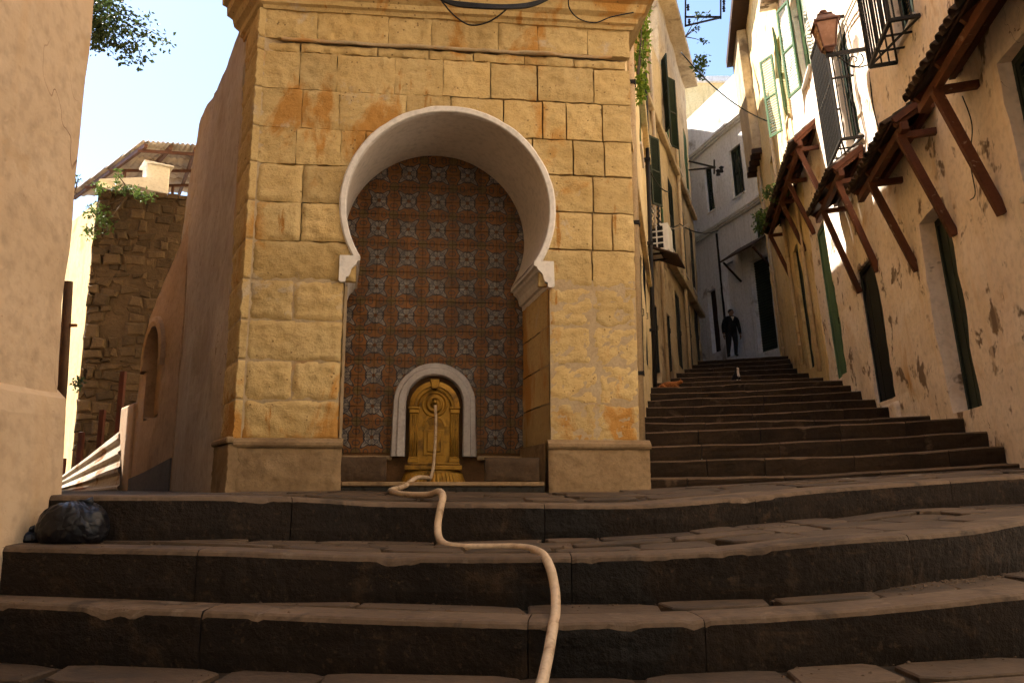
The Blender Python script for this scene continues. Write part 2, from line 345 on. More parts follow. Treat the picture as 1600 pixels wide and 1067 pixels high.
# ------------------------------------------------------------------ facades
FO = aty(695, 768, 5.6)
FF = Frame((FO.x, FO.y), (math.sin(R(6)), -math.cos(R(6))))                # fountain front
RW = Frame((9.3, 27), (-.977, .2113), 4.0, 2.0)                            # right-hand houses
L1 = Frame((1.1, 8), (.9794, -.2023)); L2 = Frame((3.27, 18.5), (.942, -.335), -1.2, 3.5)
FB = Frame((9.5, 28), (-.969, -.249), 3.0, 5.5)                            # white house at the bend
PW = Frame((-1.88, 5.42), (-.879, -.477)); PW2 = Frame((-3.62, 8.60), (-.809, -.588))
LW = Frame((-1.97, 3.42), (1, .01))                                     # near wall on the left

# ================================================================== ground and steps
S1 = [(-4, 3.6, .21), (-1.86, 2.95, .195), (-.84, 2.80, .175), (-.41, 2.74, .168), (.2, 2.66, .168), (1.0, 2.74, .185), (1.77, 2.85, .235), (3, 3.3, .27), (6, 4.6, .33)]
S2 = [(-4, 3.9, .39), (-1.95, 3.1, .375), (-1.12, 3.04, .362), (-.48, 3.10, .335), (.145, 3.06, .337), (.72, 3.06, .356), (1.2, 3.1, .396), (1.83, 3.31, .42), (2.2, 3.48, .455), (4, 4.3, .53), (6, 5.2, .58)]
S3 = [(-4, 3.7, .565), (-1.69, 3.35, .557), (-1.0, 3.65, .548), (-.61, 3.87, .52), (0, 3.98, .512), (.64, 4.05, .508), (1.2, 4.3, .54), (1.81, 4.6, .585), (3.09, 4.95, .662), (6, 6.0, .80)]
def gz(x, y): return .0 + .03 * max(0, x) * .8 + .004 * nz(x * 2, y * 2)

def kerb_stone(edge, a, b, hfn, parent, mats, depth=.30, nose=.035, step=.05, amp=.010, name='kerb_stone', seed=0, gap=.0018):
    """edge(t)->(point on the top edge, inward unit vector); hfn(t)->height of the visible face"""
    n = max(4, int((b - a) / step)); mb = MB(); rings = []
    for i in range(n + 1):
        t = a + gap + (b - a - 2 * gap) * i / n; p, q = edge(t); h = hfn(t)
        e = min(i, n - i) / n * (b - a); rnd_ = .0025 * math.exp(-e / .008)
        w1 = amp * nz(t * 2.2 + seed, 3.1 + seed) ; w2 = amp * .8 * nz(t * 7 + seed, 8.3); chip = max(0, nz(t * 5.3 + seed * 2, 5.5) - .38) * .05 + .003 * max(0, nz(t * 19 + seed, 2.2))
        prof = [(.012 + w2, -h - .05), (w2 * 1.3 + amp * nz(t * 5, seed + h), -h * .75), (w2 * .8, -h * .5), (w1, -h * .28), (.000 + w1, -nose - chip), (.005 + w1, -nose * .40 - chip * .8), (nose * .55 + w1, -.002 - chip * .5), (nose * 1.5, -chip * .2), (depth * .5, .002 + .25 * amp * nz(t * 4, 9 + seed)), (depth, 0), (depth, -.12)]
        rings.append([p + q * (o + rnd_ + (.0035 * nz(t * 30 + seed, z * 30, 4) if -.5 < z < -.001 and o < .05 else 0)) + Vector((0, 0, z - rnd_ * .5)) for o, z in prof])
    k = len(rings[0])
    for r in rings: mb.v += [tuple(v) for v in r]
    for i in range(n):
        for j in range(k - 1):
            mb.f.append((i * k + j, (i + 1) * k + j, (i + 1) * k + j + 1, i * k + j + 1)); mb.m.append(0 if j < 4 else 1)
    mb.f += [tuple(range(k)), tuple(n * k + j for j in range(k - 1, -1, -1))]; mb.m += [0, 0]
    return mb.build(name, mats, parent, smooth=False)

def slab(pts, z, th, parent, mat, seed, name='paving_stone'):
    """one irregular flat stone: pts is a ccw outline in plan"""
    c = sum((Vector(p) for p in pts), Vector((0, 0))) / len(pts); out = []
    k = len(pts)
    for i in range(k):                                 # cut each corner into two points so the outline is irregular
        p = Vector(pts[i]); a = Vector(pts[i - 1]); b = Vector(pts[(i + 1) % k])
        out += [p.lerp(a, .10 + .08 * random.random()), p.lerp(b, .10 + .08 * random.random())]
    n = len(out); tx, ty = random.uniform(-.02, .02), random.uniform(-.02, .02); dz = random.uniform(-.004, .006)
    def Z(p): return (z(p.x, p.y) if callable(z) else z) + dz + (p.x - c.x) * tx + (p.y - c.y) * ty
    rings = []
    for sc, dd in ((1.0, -th), (.995, -.005), (.965, 0.0)):
        rings.append([(q.x, q.y, Z(q) + dd) for q in (c + (p - c) * sc for p in out)])
    vs = sum(rings, []); fs = []
    for r in range(2):
        for i in range(n): fs.append((r * n + i, r * n + (i + 1) % n, (r + 1) * n + (i + 1) % n, (r + 1) * n + i))
    fs.append(tuple(2 * n + i for i in range(n)))
    return MB().add(vs, fs).build(name, mat, parent)

def pave(parent, mat, x0, x1, front, back, z, rows, wid=(.22, .5), gap=.010, th=.06):
    for r in range(rows):
        x = x0 + random.uniform(-.2, 0)
        while x < x1:
            w_ = random.uniform(*wid); f0, f1 = r / rows, (r + 1) / rows
            def pt(xx, f): return (xx, front(xx) * (1 - f) + back(xx) * f)
            j = lambda: random.uniform(-.03, .03)
            xa, xb = x + gap, x + w_ - gap
            if back(x) - front(x) > .03:
                g = gap / max(.06, back(x) - front(x))
                slab([pt(xa + j(), f0 + g), pt(xb + j(), f0 + g), pt(xb + j(), f1 - g), pt(xa + j(), f1 - g)], z, th, parent, mat, x)
            x += w_

ground = MB().add([(-150, -150, -.06), (150, -150, -.06), (150, 150, -.06), (-150, 150, -.06)], [(0, 1, 2, 3)]).build('ground', M['dirt']); tag(ground, kind='structure')

def lower_edge(C):
    def e(t):
        y, z = lerp_curve(C, t); y2, _ = lerp_curve(C, t + .02)
        tv = Vector((.02, y2 - y, 0)).normalized(); return Vector((t, y, z)), Vector((-tv.y, tv.x, 0))
    return e
def zf(C): return lambda x: lerp_curve(C, x)[1]
def yf(C): return lambda x: lerp_curve(C, x)[0]
def riser_base(k, x):     # height of the tread in front of riser k
    if k == 0: return gz(x, lerp_curve(S1, x)[0])
    return zf((S1, S2)[k - 1])(x) - .004

# bedding under treads, one mesh for the flight
mb = MB()
def strip(yA, yB, zA, zB, x0, x1, nx=60, ny=4):
    b = len(mb.v)
    for i in range(nx + 1):
        x = x0 + (x1 - x0) * i / nx
        for j in range(ny + 1):
            f = j / ny; mb.v.append((x, yA(x) * (1 - f) + yB(x) * f, zA(x) * (1 - f) + zB(x) * f + .006 * nz(x * 3, f * 3, 2)))
    for i in range(nx):
        for j in range(ny):
            q = b + i * (ny + 1) + j; mb.f.append((q, q + ny + 1, q + ny + 2, q + 1)); mb.m.append(0)
Y1, Y2, Y3 = yf(S1), yf(S2), yf(S3); Z1, Z2, Z3 = zf(S1), zf(S2), zf(S3)
strip(lambda x: -1.0, lambda x: Y1(x) + .12, lambda x: gz(x, 0) - .02, lambda x: gz(x, 2.7) - .02, -4, 6)
strip(lambda x: Y1(x) + .05, lambda x: Y2(x) + .12, lambda x: Z1(x) - .022, lambda x: Z1(x) - .024, -4, 6)
strip(lambda x: Y2(x) + .05, lambda x: Y3(x) + .12, lambda x: Z2(x) - .022, lambda x: Z2(x) - .024, -4, 6)
lower = mb.build('lower_steps', M['dirt'], smooth=True); tag(lower, kind='structure')
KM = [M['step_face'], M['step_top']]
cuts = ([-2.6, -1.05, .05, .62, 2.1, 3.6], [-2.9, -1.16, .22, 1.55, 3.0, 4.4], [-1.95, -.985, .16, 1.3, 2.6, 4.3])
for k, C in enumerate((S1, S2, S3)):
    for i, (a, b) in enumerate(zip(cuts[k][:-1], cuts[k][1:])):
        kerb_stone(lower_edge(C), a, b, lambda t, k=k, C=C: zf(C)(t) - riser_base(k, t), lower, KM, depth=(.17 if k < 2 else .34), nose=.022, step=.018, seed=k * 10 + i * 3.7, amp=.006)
pave(lower, M['paving'], -1.9, 3.2, lambda x: Y1(x) + .18, lambda x: Y2(x) - .0, lambda x, y: Z1(x) + .000, 1, (.25, .6))
pave(lower, M['paving'], -1.85, 3.2, lambda x: Y2(x) + .18, lambda x: Y3(x) - .0, lambda x, y: Z2(x) + .002, 3, (.2, .5))
pave(lower, M['paving'], -2.0, 2.3, lambda x: Y1(x) - .75, lambda x: Y1(x) - .02, lambda x, y: gz(x, y), 3, (.3, .65))

# platform in front of the fountain and the alley that runs off to the left
def plat(x, y):
    t = min(1, max(0, (y - Y3(x)) / max(.3, 5.5 - Y3(x)))) if y < 5.5 else 1.0
    far = .566 + .055 * max(0, x - 1.0)
    far = min(far, .80)
    return Z3(x) * (1 - t) + far * t
mb = MB(); nx, ny = 70, 50
for i in range(nx + 1):
    x = -5 + 11 * i / nx
    for j in range(ny + 1):
        y = Y3(x) + .2 + (9.6 - Y3(x)) * (j / ny) ** 1.5
        mb.v.append((x, y, plat(x, y) - .012 + .004 * nz(x * 3, y * 3, 5)))
for i in range(nx):
    for j in range(ny):
        q = i * (ny + 1) + j; mb.f.append((q, q + ny + 1, q + ny + 2, q + 1)); mb.m.append(0)
mb.add([(-40, 3.4, .545), (-4.95, 3.4, .545), (-4.95, 60, .545), (-40, 60, .545)], [(0, 1, 2, 3)])
mb.add([(-4.95, 9.5, .546), (0.2, 9.5, .546), (0.2, 60, .546), (-4.95, 60, .546)], [(0, 1, 2, 3)])
pf = mb.build('platform', M['paving'], smooth=True); tag(pf, kind='structure')
pave(pf, M['paving'], .9, 4.2, lambda x: Y3(x) + .36, lambda x: Y3(x) + 1.9, lambda x, y: plat(x, y) + .004, 4, (.3, .6))
pave(pf, M['paving'], -1.6, .9, lambda x: Y3(x) + .36, lambda x: 5.25, lambda x, y: plat(x, y) + .002, 3, (.3, .6))

# alley steps: (left y-depth, left pixel row, right pixel x, right pixel y)
ST = [(8.8, 750, 1589, 724), (9.3, 722, 1563, 698), (9.8, 699, 1537, 673), (10.5, 675, 1499, 653), (11.7, 660, 1451, 650), (13.0, 652, 1394, 636),
      (14.3, 636, 1366, 624), (15.4, 626, 1342, 611), (16.2, 616, 1328, 603), (17.2, 605, 1313, 595), (18.8, 598, 1285, 590), (20.5, 591, 1261, 583),
      (22.4, 583, 1243, 575), (24.2, 577, 1237, 568), (26.0, 570, 1234, 561), (27.6, 564, 1232, 556)]
def l_x(Y):            # left boundary of the alley in plan
    return 1.1 + (Y - 8) * .2066 if Y < 18.5 else 3.27 + (Y - 18.5) * .3556
EDG = []
for i, (yl, row, xr, yr) in enumerate(ST):
    x = l_x(yl); zl = aty(1021, row, yl).z
    u, z = RW.px(xr, yr, .02); pr = RW.P(u, -.12, z)
    EDG.append((Vector((x - .1, yl, zl)), Vector(pr)))
mb = MB()
alley = MB(); 
def edge_pt(i, t):
    a, b = EDG[i]; p = a.lerp(b, t); L = (b - a).length
    p.y -= (.16 if i < 6 else .07) * math.sin(math.pi * t) * (1 if i != 4 else .4); p.z += .022 * nz(t * 3.1, i * 7.7) - (.03 if i < 5 else .015) * math.sin(math.pi * t); return p
N = 24
for i in range(len(EDG)):
    for k in range(N + 1):
        p = edge_pt(i, k / N)
        if i + 1 < len(EDG): q = edge_pt(i + 1, k / N); q = Vector((q.x, q.y + .05, p.z + .02))
        else: q = p + Vector((.5, 9, .35))
        alley.v += [(p.x, p.y + .05, p.z - .012), (p.x * .4 + q.x * .6, p.y * .4 + q.y * .6, p.z + .008 * nz(k, i) - .006), tuple(q)]
for i in range(len(EDG)):
    b = i * 3 * (N + 1)
    for k in range(N):
        for r in range(2): q = b + 3 * k + r; alley.f.append((q, q + 3, q + 4, q + 1)); alley.m.append(0)
al = alley.build('alley_steps', M['alley_top']); tag(al, kind='structure')
for i in range(len(EDG)):
    L = (EDG[i][1] - EDG[i][0]).length
    if i: base = lambda t, i=i: edge_pt(i - 1, t).z + .02
    else: base = lambda t: plat(*edge_pt(0, t).xy) + .0
    def e(s, i=i, L=L):
        t = s / L; p = edge_pt(i, t); p2 = edge_pt(i, t + .01); tv = (p2 - p); tv.z = 0; tv.normalize(); return p, Vector((-tv.y, tv.x, 0))
    ncut = 5 if i < 6 else (4 if i < 11 else 3)
    cs = [0] + sorted((j + random.uniform(-.2, .2)) / ncut for j in range(1, ncut)) + [1]
    for j in range(ncut):
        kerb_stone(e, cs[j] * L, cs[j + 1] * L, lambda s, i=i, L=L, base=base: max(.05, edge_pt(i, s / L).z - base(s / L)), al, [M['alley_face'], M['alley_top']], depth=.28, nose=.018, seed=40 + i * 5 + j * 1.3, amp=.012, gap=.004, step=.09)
def alley_z(x, y):
    """height of the steps under a point"""
    z = plat(x, y)
    for i in range(len(EDG)):
        a, b = EDG[i]; t = max(0, min(1, (x - a.x) / (b.x - a.x))); p = edge_pt(i, t)
        if y > p.y + .02: z = p.z
    return z
M['niche_stone'] = surf('shaded_niche_stone', (.085, .052, .028), (.05, .03, .016), 5, stain=(.035, .023, .013), sst=(4, .54, .66), bsc=50, bstr=.6, bd=.006, rv=.1)  # plinth stone darkened to carry the shade inside the niche

# ================================================================== stone fountain
CU, CZ_, RA = 0.0, 2.61, .765          # horseshoe arch: centre and outer radius
SPR = 2.20                              # springing height
JU = .735                               # half width between the piers
ND, SK = .80, .115                      # niche depth and its sideways skew per metre
fountain = empty('stone_fountain', FF.M(0, 0, .5)); FZ = .5
tag(fountain, 'golden limestone wall fountain with a white horseshoe arch and a tiled niche', 'fountain')
def push(u, z, Rr=RA + .012):
    dx, dz = u - CU, z - CZ_; r = math.hypot(dx, dz)
    if z > SPR - .12 and r < Rr:
        if r < 1e-5: return u, z + Rr
        return CU + dx / r * Rr, CZ_ + dz / r * Rr
    return u, z
def inside(u, z): return z > SPR - .12 and math.hypot(u - CU, z - CZ_) < RA + .012 - 1e-6

def block(u0, u1, z0, z1, frame_parent, mat, proud=.016, rough_=.010, step=.022, name='stone_block', use_arch=True, gap=.004, seed=0, dz=0, groove=.008, blk=None):
    blk = seed if blk is None else blk
    gu = gap + random.uniform(0, .002); u0 += gu; u1 -= gu; z0 += gu; z1 -= gu
    nu = max(4, int((u1 - u0) / step)); nv = max(4, int((z1 - z0) / step)); vs = []; ins = []; idx = {}
    for i in range(nu + 1):
        for j in range(nv + 1):
            u = u0 + (u1 - u0) * i / nu; z = z0 + (z1 - z0) * j / nv
            e = min(u - u0, u1 - u, z - z0, z1 - z); wob = .004 * nz(u * 9 + seed, z * 9)
            isn = use_arch and inside(u, z); ins.append(isn)
            uu, zz = push(u, z) if use_arch else (u, z)
            y = proud - .004 + rough_ * (nz(u * 9 + blk * 3, z * 13, blk) * .9 + .8 * nz(u * 27, z * 40, blk)) - groove * math.exp(-e / (.004 + groove * .5))
            if e < 1e-6:
                y -= groove * .3; uu += wob if i in (0, nu) else 0; zz += wob if j in (0, nv) else 0
            vs.append((uu, y, zz - FZ + dz))
    fs = []; w_ = nv + 1
    for i in range(nu):
        for j in range(nv):
            q = (i * w_ + j, (i + 1) * w_ + j, (i + 1) * w_ + j + 1, i * w_ + j + 1)
            if not all(ins[k] for k in q): fs.append(q[::-1])
    if not fs: return None
    # skirt back into the wall
    from collections import Counter
    ec = Counter(); od = {}
    for f in fs:
        for a, b in zip(f, f[1:] + f[:1]): ec[frozenset((a, b))] += 1; od[frozenset((a, b))] = (a, b)
    bmap = {}
    for e_, c in ec.items():
        if c == 1:
            a, b = od[e_]
            for k in (a, b):
                if k not in bmap: bmap[k] = len(vs); vs += [vs[k], (vs[k][0], -.05, vs[k][2])]      # own vertices keep the arris crisp
            fs.append((bmap[b], bmap[a], bmap[a] + 1, bmap[b] + 1))
    used = sorted({k for f in fs for k in f}); rm = {k: n for n, k in enumerate(used)}
    mb = MB().add([vs[k] for k in used], [tuple(rm[k] for k in f) for f in fs])
    o = mb.build(name, mat, frame_parent, smooth=True, fix=False)
    return o

def grid_plate(u0, u1, z0, z1, y, step, parent, mat, name, ins, psh, topfn=None, amp=.004, rim=0.0, mats=None, holes_back=None):
    nu = max(2, int((u1 - u0) / step)); nv = max(2, int((z1 - z0) / step)); vs = []; isn = []
    for i in range(nu + 1):
        for j in range(nv + 1):
            u = u0 + (u1 - u0) * i / nu; zt = topfn(u) if topfn else z1; z = z0 + (zt - z0) * j / nv
            k = ins(u, z); isn.append(k); uu, zz = psh(u, z) if k else (u, z)
            vs.append((uu, y + amp * nz(u * 1.7, z * 1.7, 4) + amp * .35 * nz(u * 7, z * 7, 2), zz))
    fs = []; w_ = nv + 1
    for i in range(nu):
        for j in range(nv):
            q = (i * w_ + j, (i + 1) * w_ + j, (i + 1) * w_ + j + 1, i * w_ + j + 1)
            if not all(isn[k] for k in q): fs.append(q[::-1])
    if rim:
        from collections import Counter
        ec = Counter(); od = {}
        for f in fs:
            for a, b in zip(f, f[1:] + f[:1]): ec[frozenset((a, b))] += 1; od[frozenset((a, b))] = (a, b)
        bm_ = {}
        for e_, c in ec.items():
            if c == 1:
                a, b = od[e_]
                for k in (a, b):
                    if k not in bm_: bm_[k] = len(vs); vs.append((vs[k][0], y - rim, vs[k][2]))
                fs.append((b, a, bm_[a], bm_[b]))
    used = sorted({k for f in fs for k in f}); rm = {k: n for n, k in enumerate(used)}
    return MB().add([vs[k] for k in used], [tuple(rm[k] for k in f) for f in fs]).build(name, mat, parent, smooth=False, fix=False)

W = 1.39
def shift(o, dz): 
    for v in o.data.vertices: v.co.z += dz
    return o
# backing masonry
shift(grid_plate(-W + .01, W - .01, 2.08, 4.26, -.0015, .03, fountain, M['mortar'], 'wall_core', inside, push, amp=.006), -FZ)
for s in (-1, 1):
    mb = MB(); mb.box(min(s * (JU + .006), s * (W - .01)), max(s * (JU + .006), s * (W - .01)), -.3, (-.010 if s > 0 else -.004), 0, 2.09 - FZ); mb.build('pier_core', M['mortar'], fountain)
mb = MB(); mb.box(.86, W - .02, -2.4, -.31, 0, 4.1 - FZ); mb.box(-W + .02, -.79, -2.4, -.31, 0, 4.1 - FZ); mb.box(-.80, .87, -2.4, -ND - .06, 0, 4.1 - FZ); mb.box(-W + .02, W - .02, -2.4, -.08, 3.43 - FZ, 4.12 - FZ)
mb.build('rear_masonry', M['mortar'], fountain)
# courses
CZs = [.90, 1.18, 1.455, 1.74, 2.03, 2.32, 2.61, 2.90, 3.18, 3.485, 3.78]
splitL = {1: 1.05, 3: 1.075, 5: 1.065, 0: None, 2: None, 4: None}
for i in range(len(CZs) - 1):
    z0, z1 = CZs[i], CZs[i + 1]; lo = JU + .0 if z1 < 2.1 else (.655 if z0 < 2.65 else None)
    if lo is not None:
        L = [lo, W]
        if i in (1, 3): L = [lo, 1.055 + .01 * i, W]
        if i in (5, 6): L = [lo, 1.06, W]
        for a, b in zip(L[:-1], L[1:]): block(a, b, z0, z1, fountain, M['stone'], proud=.010, rough_=.013, seed=i * 1.7 + a, gap=.002, groove=.014)
        Rr = {0: [.735, 1.07, W], 1: [.735, 1.09, W], 2: [.735, 1.05, W], 3: [.735, 1.06, W], 4: [.655, 1.06, W], 5: [.655, 1.07, 1.22, W], 6: [.655, 1.08, W]}.get(i, [lo, W])
        Rr[0] = lo
        for a, b in zip(Rr[:-1], Rr[1:]): block(-b, -a, z0, z1, fountain, M['stone'], proud=.003, rough_=.012, seed=i * 2.3 + b + 30, gap=.005, groove=.005, blk=0)
    else:
        cutsets = {7: [-W, -1.17, -.93, -.62, .62, .80, 1.12, W], 8: [-W, -1.16, -.88, -.70, -.4, 0, .33, .82, 1.09, W], 9: [-W, -1.10, -.66, -.30, .06, .42, .85, 1.12, W]}[i]
        for a, b in zip(cutsets[:-1], cutsets[1:]):
            block(a, b, z0, z1, fountain, M['stone'], proud=.003 + .0025 * random.random(), rough_=.013, seed=a * 3 + i, gap=.0008 + .004 * (a < -.3), groove=random.choice((.0005, .002, .004)), blk=0)
# eroded string course, top course
x = -W + .03
while x < W - .2:
    b = min(W - .03, x + random.uniform(.3, .6)); block(x, b, 3.79, 3.865, fountain, M['stone'], proud=-.004, rough_=.016, seed=x * 5, use_arch=False, gap=.004); x = b
x = -W
while x < W - .05:
    b = x + random.uniform(.3, .55); b = W if W - b < .2 else b
    block(x, b, 3.885, 4.12, fountain, M['stone'], proud=.010, rough_=.016, seed=x * 4, use_arch=False, gap=.001, groove=random.choice((.001, .004)), blk=1); x = b
mb = MB(); n = 60
pr = [(.0, 3.865), (.035, 3.868), (.04, 3.876), (.03, 3.888), (.0, 3.89)]
for i in range(n + 1):
    u = -1.24 + 2.5 * i / n; k = .15 + .75 * max(0, nz(u * 2.5, 3) + .30)
    mb.v += [(u, max(-.01, y * k + .006 * nz(u * 8, z)), z - FZ + .006 * nz(u * 3, 1)) for y, z in pr]
for i in range(n):
    for j in range(4): q = i * 5 + j; mb.f.append((q, q + 1, q + 6, q + 5)); mb.m.append(0)
mb.build('string_course', M['mortar'], fountain, smooth=True)
# cornice wraps front and the splayed left flank
def off(pts, d):
    """offset an open plan polyline outwards"""
    out = []
    for i, p in enumerate(pts):
        ns = []
        if i > 0: t = (pts[i] - pts[i - 1]).normalized(); ns.append(Vector((t.y, -t.x)))
        if i < len(pts) - 1: t = (pts[i + 1] - pts[i]).normalized(); ns.append(Vector((t.y, -t.x)))
        nn = sum(ns, Vector((0, 0))); nn.normalize(); out.append(p + nn * (d / nn.dot(ns[0])))
    return out
inv = fountain.matrix_world.inverted()
def toF(p): q = inv @ Vector((p[0], p[1], 0)); return Vector((q.x, q.y))
flank_end = toF(PW.P(.55)); path = [Vector((-W, -1.6)), Vector((-W, 0)), Vector((W, 0)), Vector((flank_end.x, flank_end.y))][::-1]
def moulding(path, prof, z, name, mat):
    mb = MB(); k = len(prof); nseg = 0; sub = []
    for a, b in zip(path[:-1], path[1:]): pass
    rings = []
    P = [off(path, d) for d, _ in prof]
    m = 0
    for i in range(len(path) - 1):
        L = (path[i + 1] - path[i]).length; s = max(1, int(L / .06))
        for q in range(s + (1 if i == len(path) - 2 else 0)):
            f = q / s; rings.append([(P[j][i].lerp(P[j][i + 1], f), prof[j][1]) for j in range(k)])
    for ri, r in enumerate(rings):
        for (p, zz) in r: mb.v.append((p.x + .004 * nz(p.x * 5, p.y * 5, zz), p.y + .005 * nz(p.x * 6, zz * 6, p.y), zz + z - FZ + .004 * nz(p.x * 4, p.y * 4)))
    for i in range(len(rings) - 1):
        for j in range(k - 1): q = i * k + j; mb.f.append((q, q + k, q + k + 1, q + 1)); mb.m.append(0)
    return mb.build(name, mat, fountain, smooth=False)
moulding(path, [(-.03, 0), (.022, .0), (.03, .025), (.055, .035), (.06, .075), (.10, .10), (.115, .16), (.16, .18), (.165, .25), (.20, .262), (.205, .33), (.12, .36), (-.4, .5)], 4.11, 'cornice', M['stone'])
# plinths of the two piers
for s in (-1, 1):
    a, b = (JU - .035, W + .03) if s > 0 else (-W - .06, -JU + .02)
    block(a + .0, b, .50, .865, fountain, M['base_stone'], proud=.045, rough_=.010, name='plinth_block', use_arch=False)
    mb = MB(); prof = [(0, .855), (.052, .857), (.060, .872), (.058, .890), (.040, .902), (.028, .915), (.0, .922)]; n = 24
    for i in range(n + 1):
        u = a + (b - a) * i / n
        mb.v += [(u, y + .004 * nz(u * 9, z * 9), z - FZ) for y, z in prof]
    for i in range(n):
        for j in range(6): q = i * 7 + j; mb.f.append((q, q + 1, q + 8, q + 7)); mb.m.append(0)
    mb.f += [tuple(range(7)), tuple(n * 7 + j for j in range(6, -1, -1))]; mb.m += [0, 0]
    mb.build('plinth_moulding', M['base_stone'], fountain, smooth=False)
    # side of the plinth facing the niche, and the jamb stones
    for i in range(-1, 4):
        z0, z1 = (.50, .90) if i < 0 else (CZs[i], CZs[i + 1])
        mb = MB(); nn = 16; d = ND; x0 = s * (JU + (.0 if i >= 0 else -.03))
        for p in range(nn + 1):
            for q in range(9):
                y = .0 - d * p / nn; z = z0 + .004 + (z1 - z0 - .008) * q / 8
                mb.v.append((x0 - s * .008 * nz(y * 9, z * 9, s) - SK * y - s * .004, y, z - FZ))
        for p in range(nn):
            for q in range(8): k = p * 9 + q; mb.f.append((k, k + 9, k + 10, k + 1)); mb.m.append(0)
        mb.build('jamb_stone', M['stone'] if i >= 0 else M['base_stone'], fountain, smooth=True)
# barrel of the arch, white rim, imposts
A0 = math.asin((SPR - CZ_) / RA); A1 = math.pi - A0; n = 72; RI = .742
mb = MB()
for i in range(n + 1):
    a = A0 + (A1 - A0) * i / n
    for j in range(9):
        y = .012 - (ND + .012) * j / 8; rr = RI + .003 * nz(a * 3, y * 4)
        mb.v.append((CU + rr * math.cos(a) - SK * min(y, 0), y, CZ_ + rr * math.sin(a) - FZ))
for i in range(n):
    for j in range(8): q = i * 9 + j; mb.f.append((q, q + 9, q + 10, q + 1)); mb.m.append(0)
mb.build('arch_soffit', M['soffit'], fountain, smooth=True)
mb = MB()
for i in range(n + 1):
    a = A0 + (A1 - A0) * i / n; w1 = .004 * nz(a * 5, 1) ; w2 = .006 * nz(a * 6, 7)
    for rr, y in ((RI - .001, -.02), (RI, .020), (RI + .006, .028), (RA + .014 + w2, .030 + w1), (RA + .026 + w2, .018), (RA + .028, -.02)):
        mb.v.append((CU + rr * math.cos(a), y, CZ_ + rr * math.sin(a) - FZ))
for i in range(n):
    for j in range(5): q = i * 6 + j; mb.f.append((q, q + 6, q + 7, q + 1)); mb.m.append(0)
mb.f += [tuple(range(6)), tuple(n * 6 + j for j in range(5, -1, -1))]; mb.m += [0, 0]
mb.build('arch_rim', M['limewash'], fountain, smooth=False)
for s in (-1, 1):
    prof = [(.632, 2.215), (.628, 2.180), (.650, 2.172), (.655, 2.150), (.672, 2.138), (.690, 2.115), (.697, 2.085), (.706, 2.062), (.725, 2.055), (.728, 2.022), (.762, 2.018), (.775, 2.03), (.772, 2.215)]
    mb = MB(); k = len(prof); ys = [.034, .02, -.1, -.25, -.4, -.55, -.7, -ND]
    for y in ys:
        mb.v += [(s * (u - (.004 if y == .034 else 0)) - SK * min(y, 0) + .003 * nz(y * 8, z * 8), y, z - FZ) for u, z in prof]
    for i in range(len(ys) - 1):
        for j in range(k - 1): q = i * k + j; mb.f.append((q, q + 1, q + k + 1, q + k)); mb.m.append(0)
    mb.f.append(tuple(range(k))); mb.m.append(0)
    mb.build('impost', M['limewash'], fountain, smooth=False)
# niche back: bedding, tiles (each its own piece)
bx = SK * ND                                 # sideways shift of the back wall
mb = MB(); mb.box(-.80 + bx, .80 + bx, -ND - .05, -ND - .012, .0, 3.45 - FZ); back = mb.build('tile_bedding', M['grout'], fountain)
TS = .1225; zc = FF.px(685, 541, -ND)[1]; uc = .073
def tile_mesh(fx, fz):
    g = .0007; h = TS / 2 - g; me = bpy.data.meshes.new('tile'); b = .0016
    vs = [(-h, -.012, -h), (h, -.012, -h), (h, -.012, h), (-h, -.012, h), (-h, 0, -h), (h, 0, -h), (h, 0, h), (-h, 0, h), (-h + b, .0025, -h + b), (h - b, .0025, -h + b), (h - b, .0025, h - b), (-h + b, .0025, h - b)]
    fs = [(0, 1, 5, 4), (1, 2, 6, 5), (2, 3, 7, 6), (3, 0, 4, 7), (4, 5, 9, 8), (5, 6, 10, 9), (6, 7, 11, 10), (7, 4, 8, 11), (8, 9, 10, 11)]
    me.from_pydata(vs, [], fs); uv = me.uv_layers.new(name='UVMap')
    for l in me.loops:
        v = me.vertices[l.vertex_index].co; a = v.x / TS + .5; c = v.z / TS + .5
        uv.data[l.index].uv = (a if fx else 1 - a, c if fz else 1 - c)
    me.materials.append(M['tile']); bm = bmesh.new(); bm.from_mesh(me); bmesh.ops.recalc_face_normals(bm, faces=bm.faces); bm.to_mesh(me); bm.free(); return me
TM = {(i, j): tile_mesh(i, j) for i in (0, 1) for j in (0, 1)}
for i in range(-7, 7):
    for j in range(-16, 20):
        u = uc + (i + .5) * TS; z = zc + (j + .5) * TS
        if not (.80 < z < 3.42) or abs(u - bx) > .79: continue
        if z > 2.3 and math.hypot(u - bx - CU, z - CZ_) > RI + .09: continue
        if .0 < z < 1.42 and abs(u - .075) < .20: continue
        o = bpy.data.objects.new('tile', TM[(i % 2 == 0) * 1, (j % 2 == 0) * 1]); link(o, back)
        o.location = (u, -ND - .004 + random.uniform(-.0015, .0015), z - FZ); o.rotation_euler = (random.uniform(-.006, .006), random.uniform(-.006, .006), random.uniform(-.006, .006))
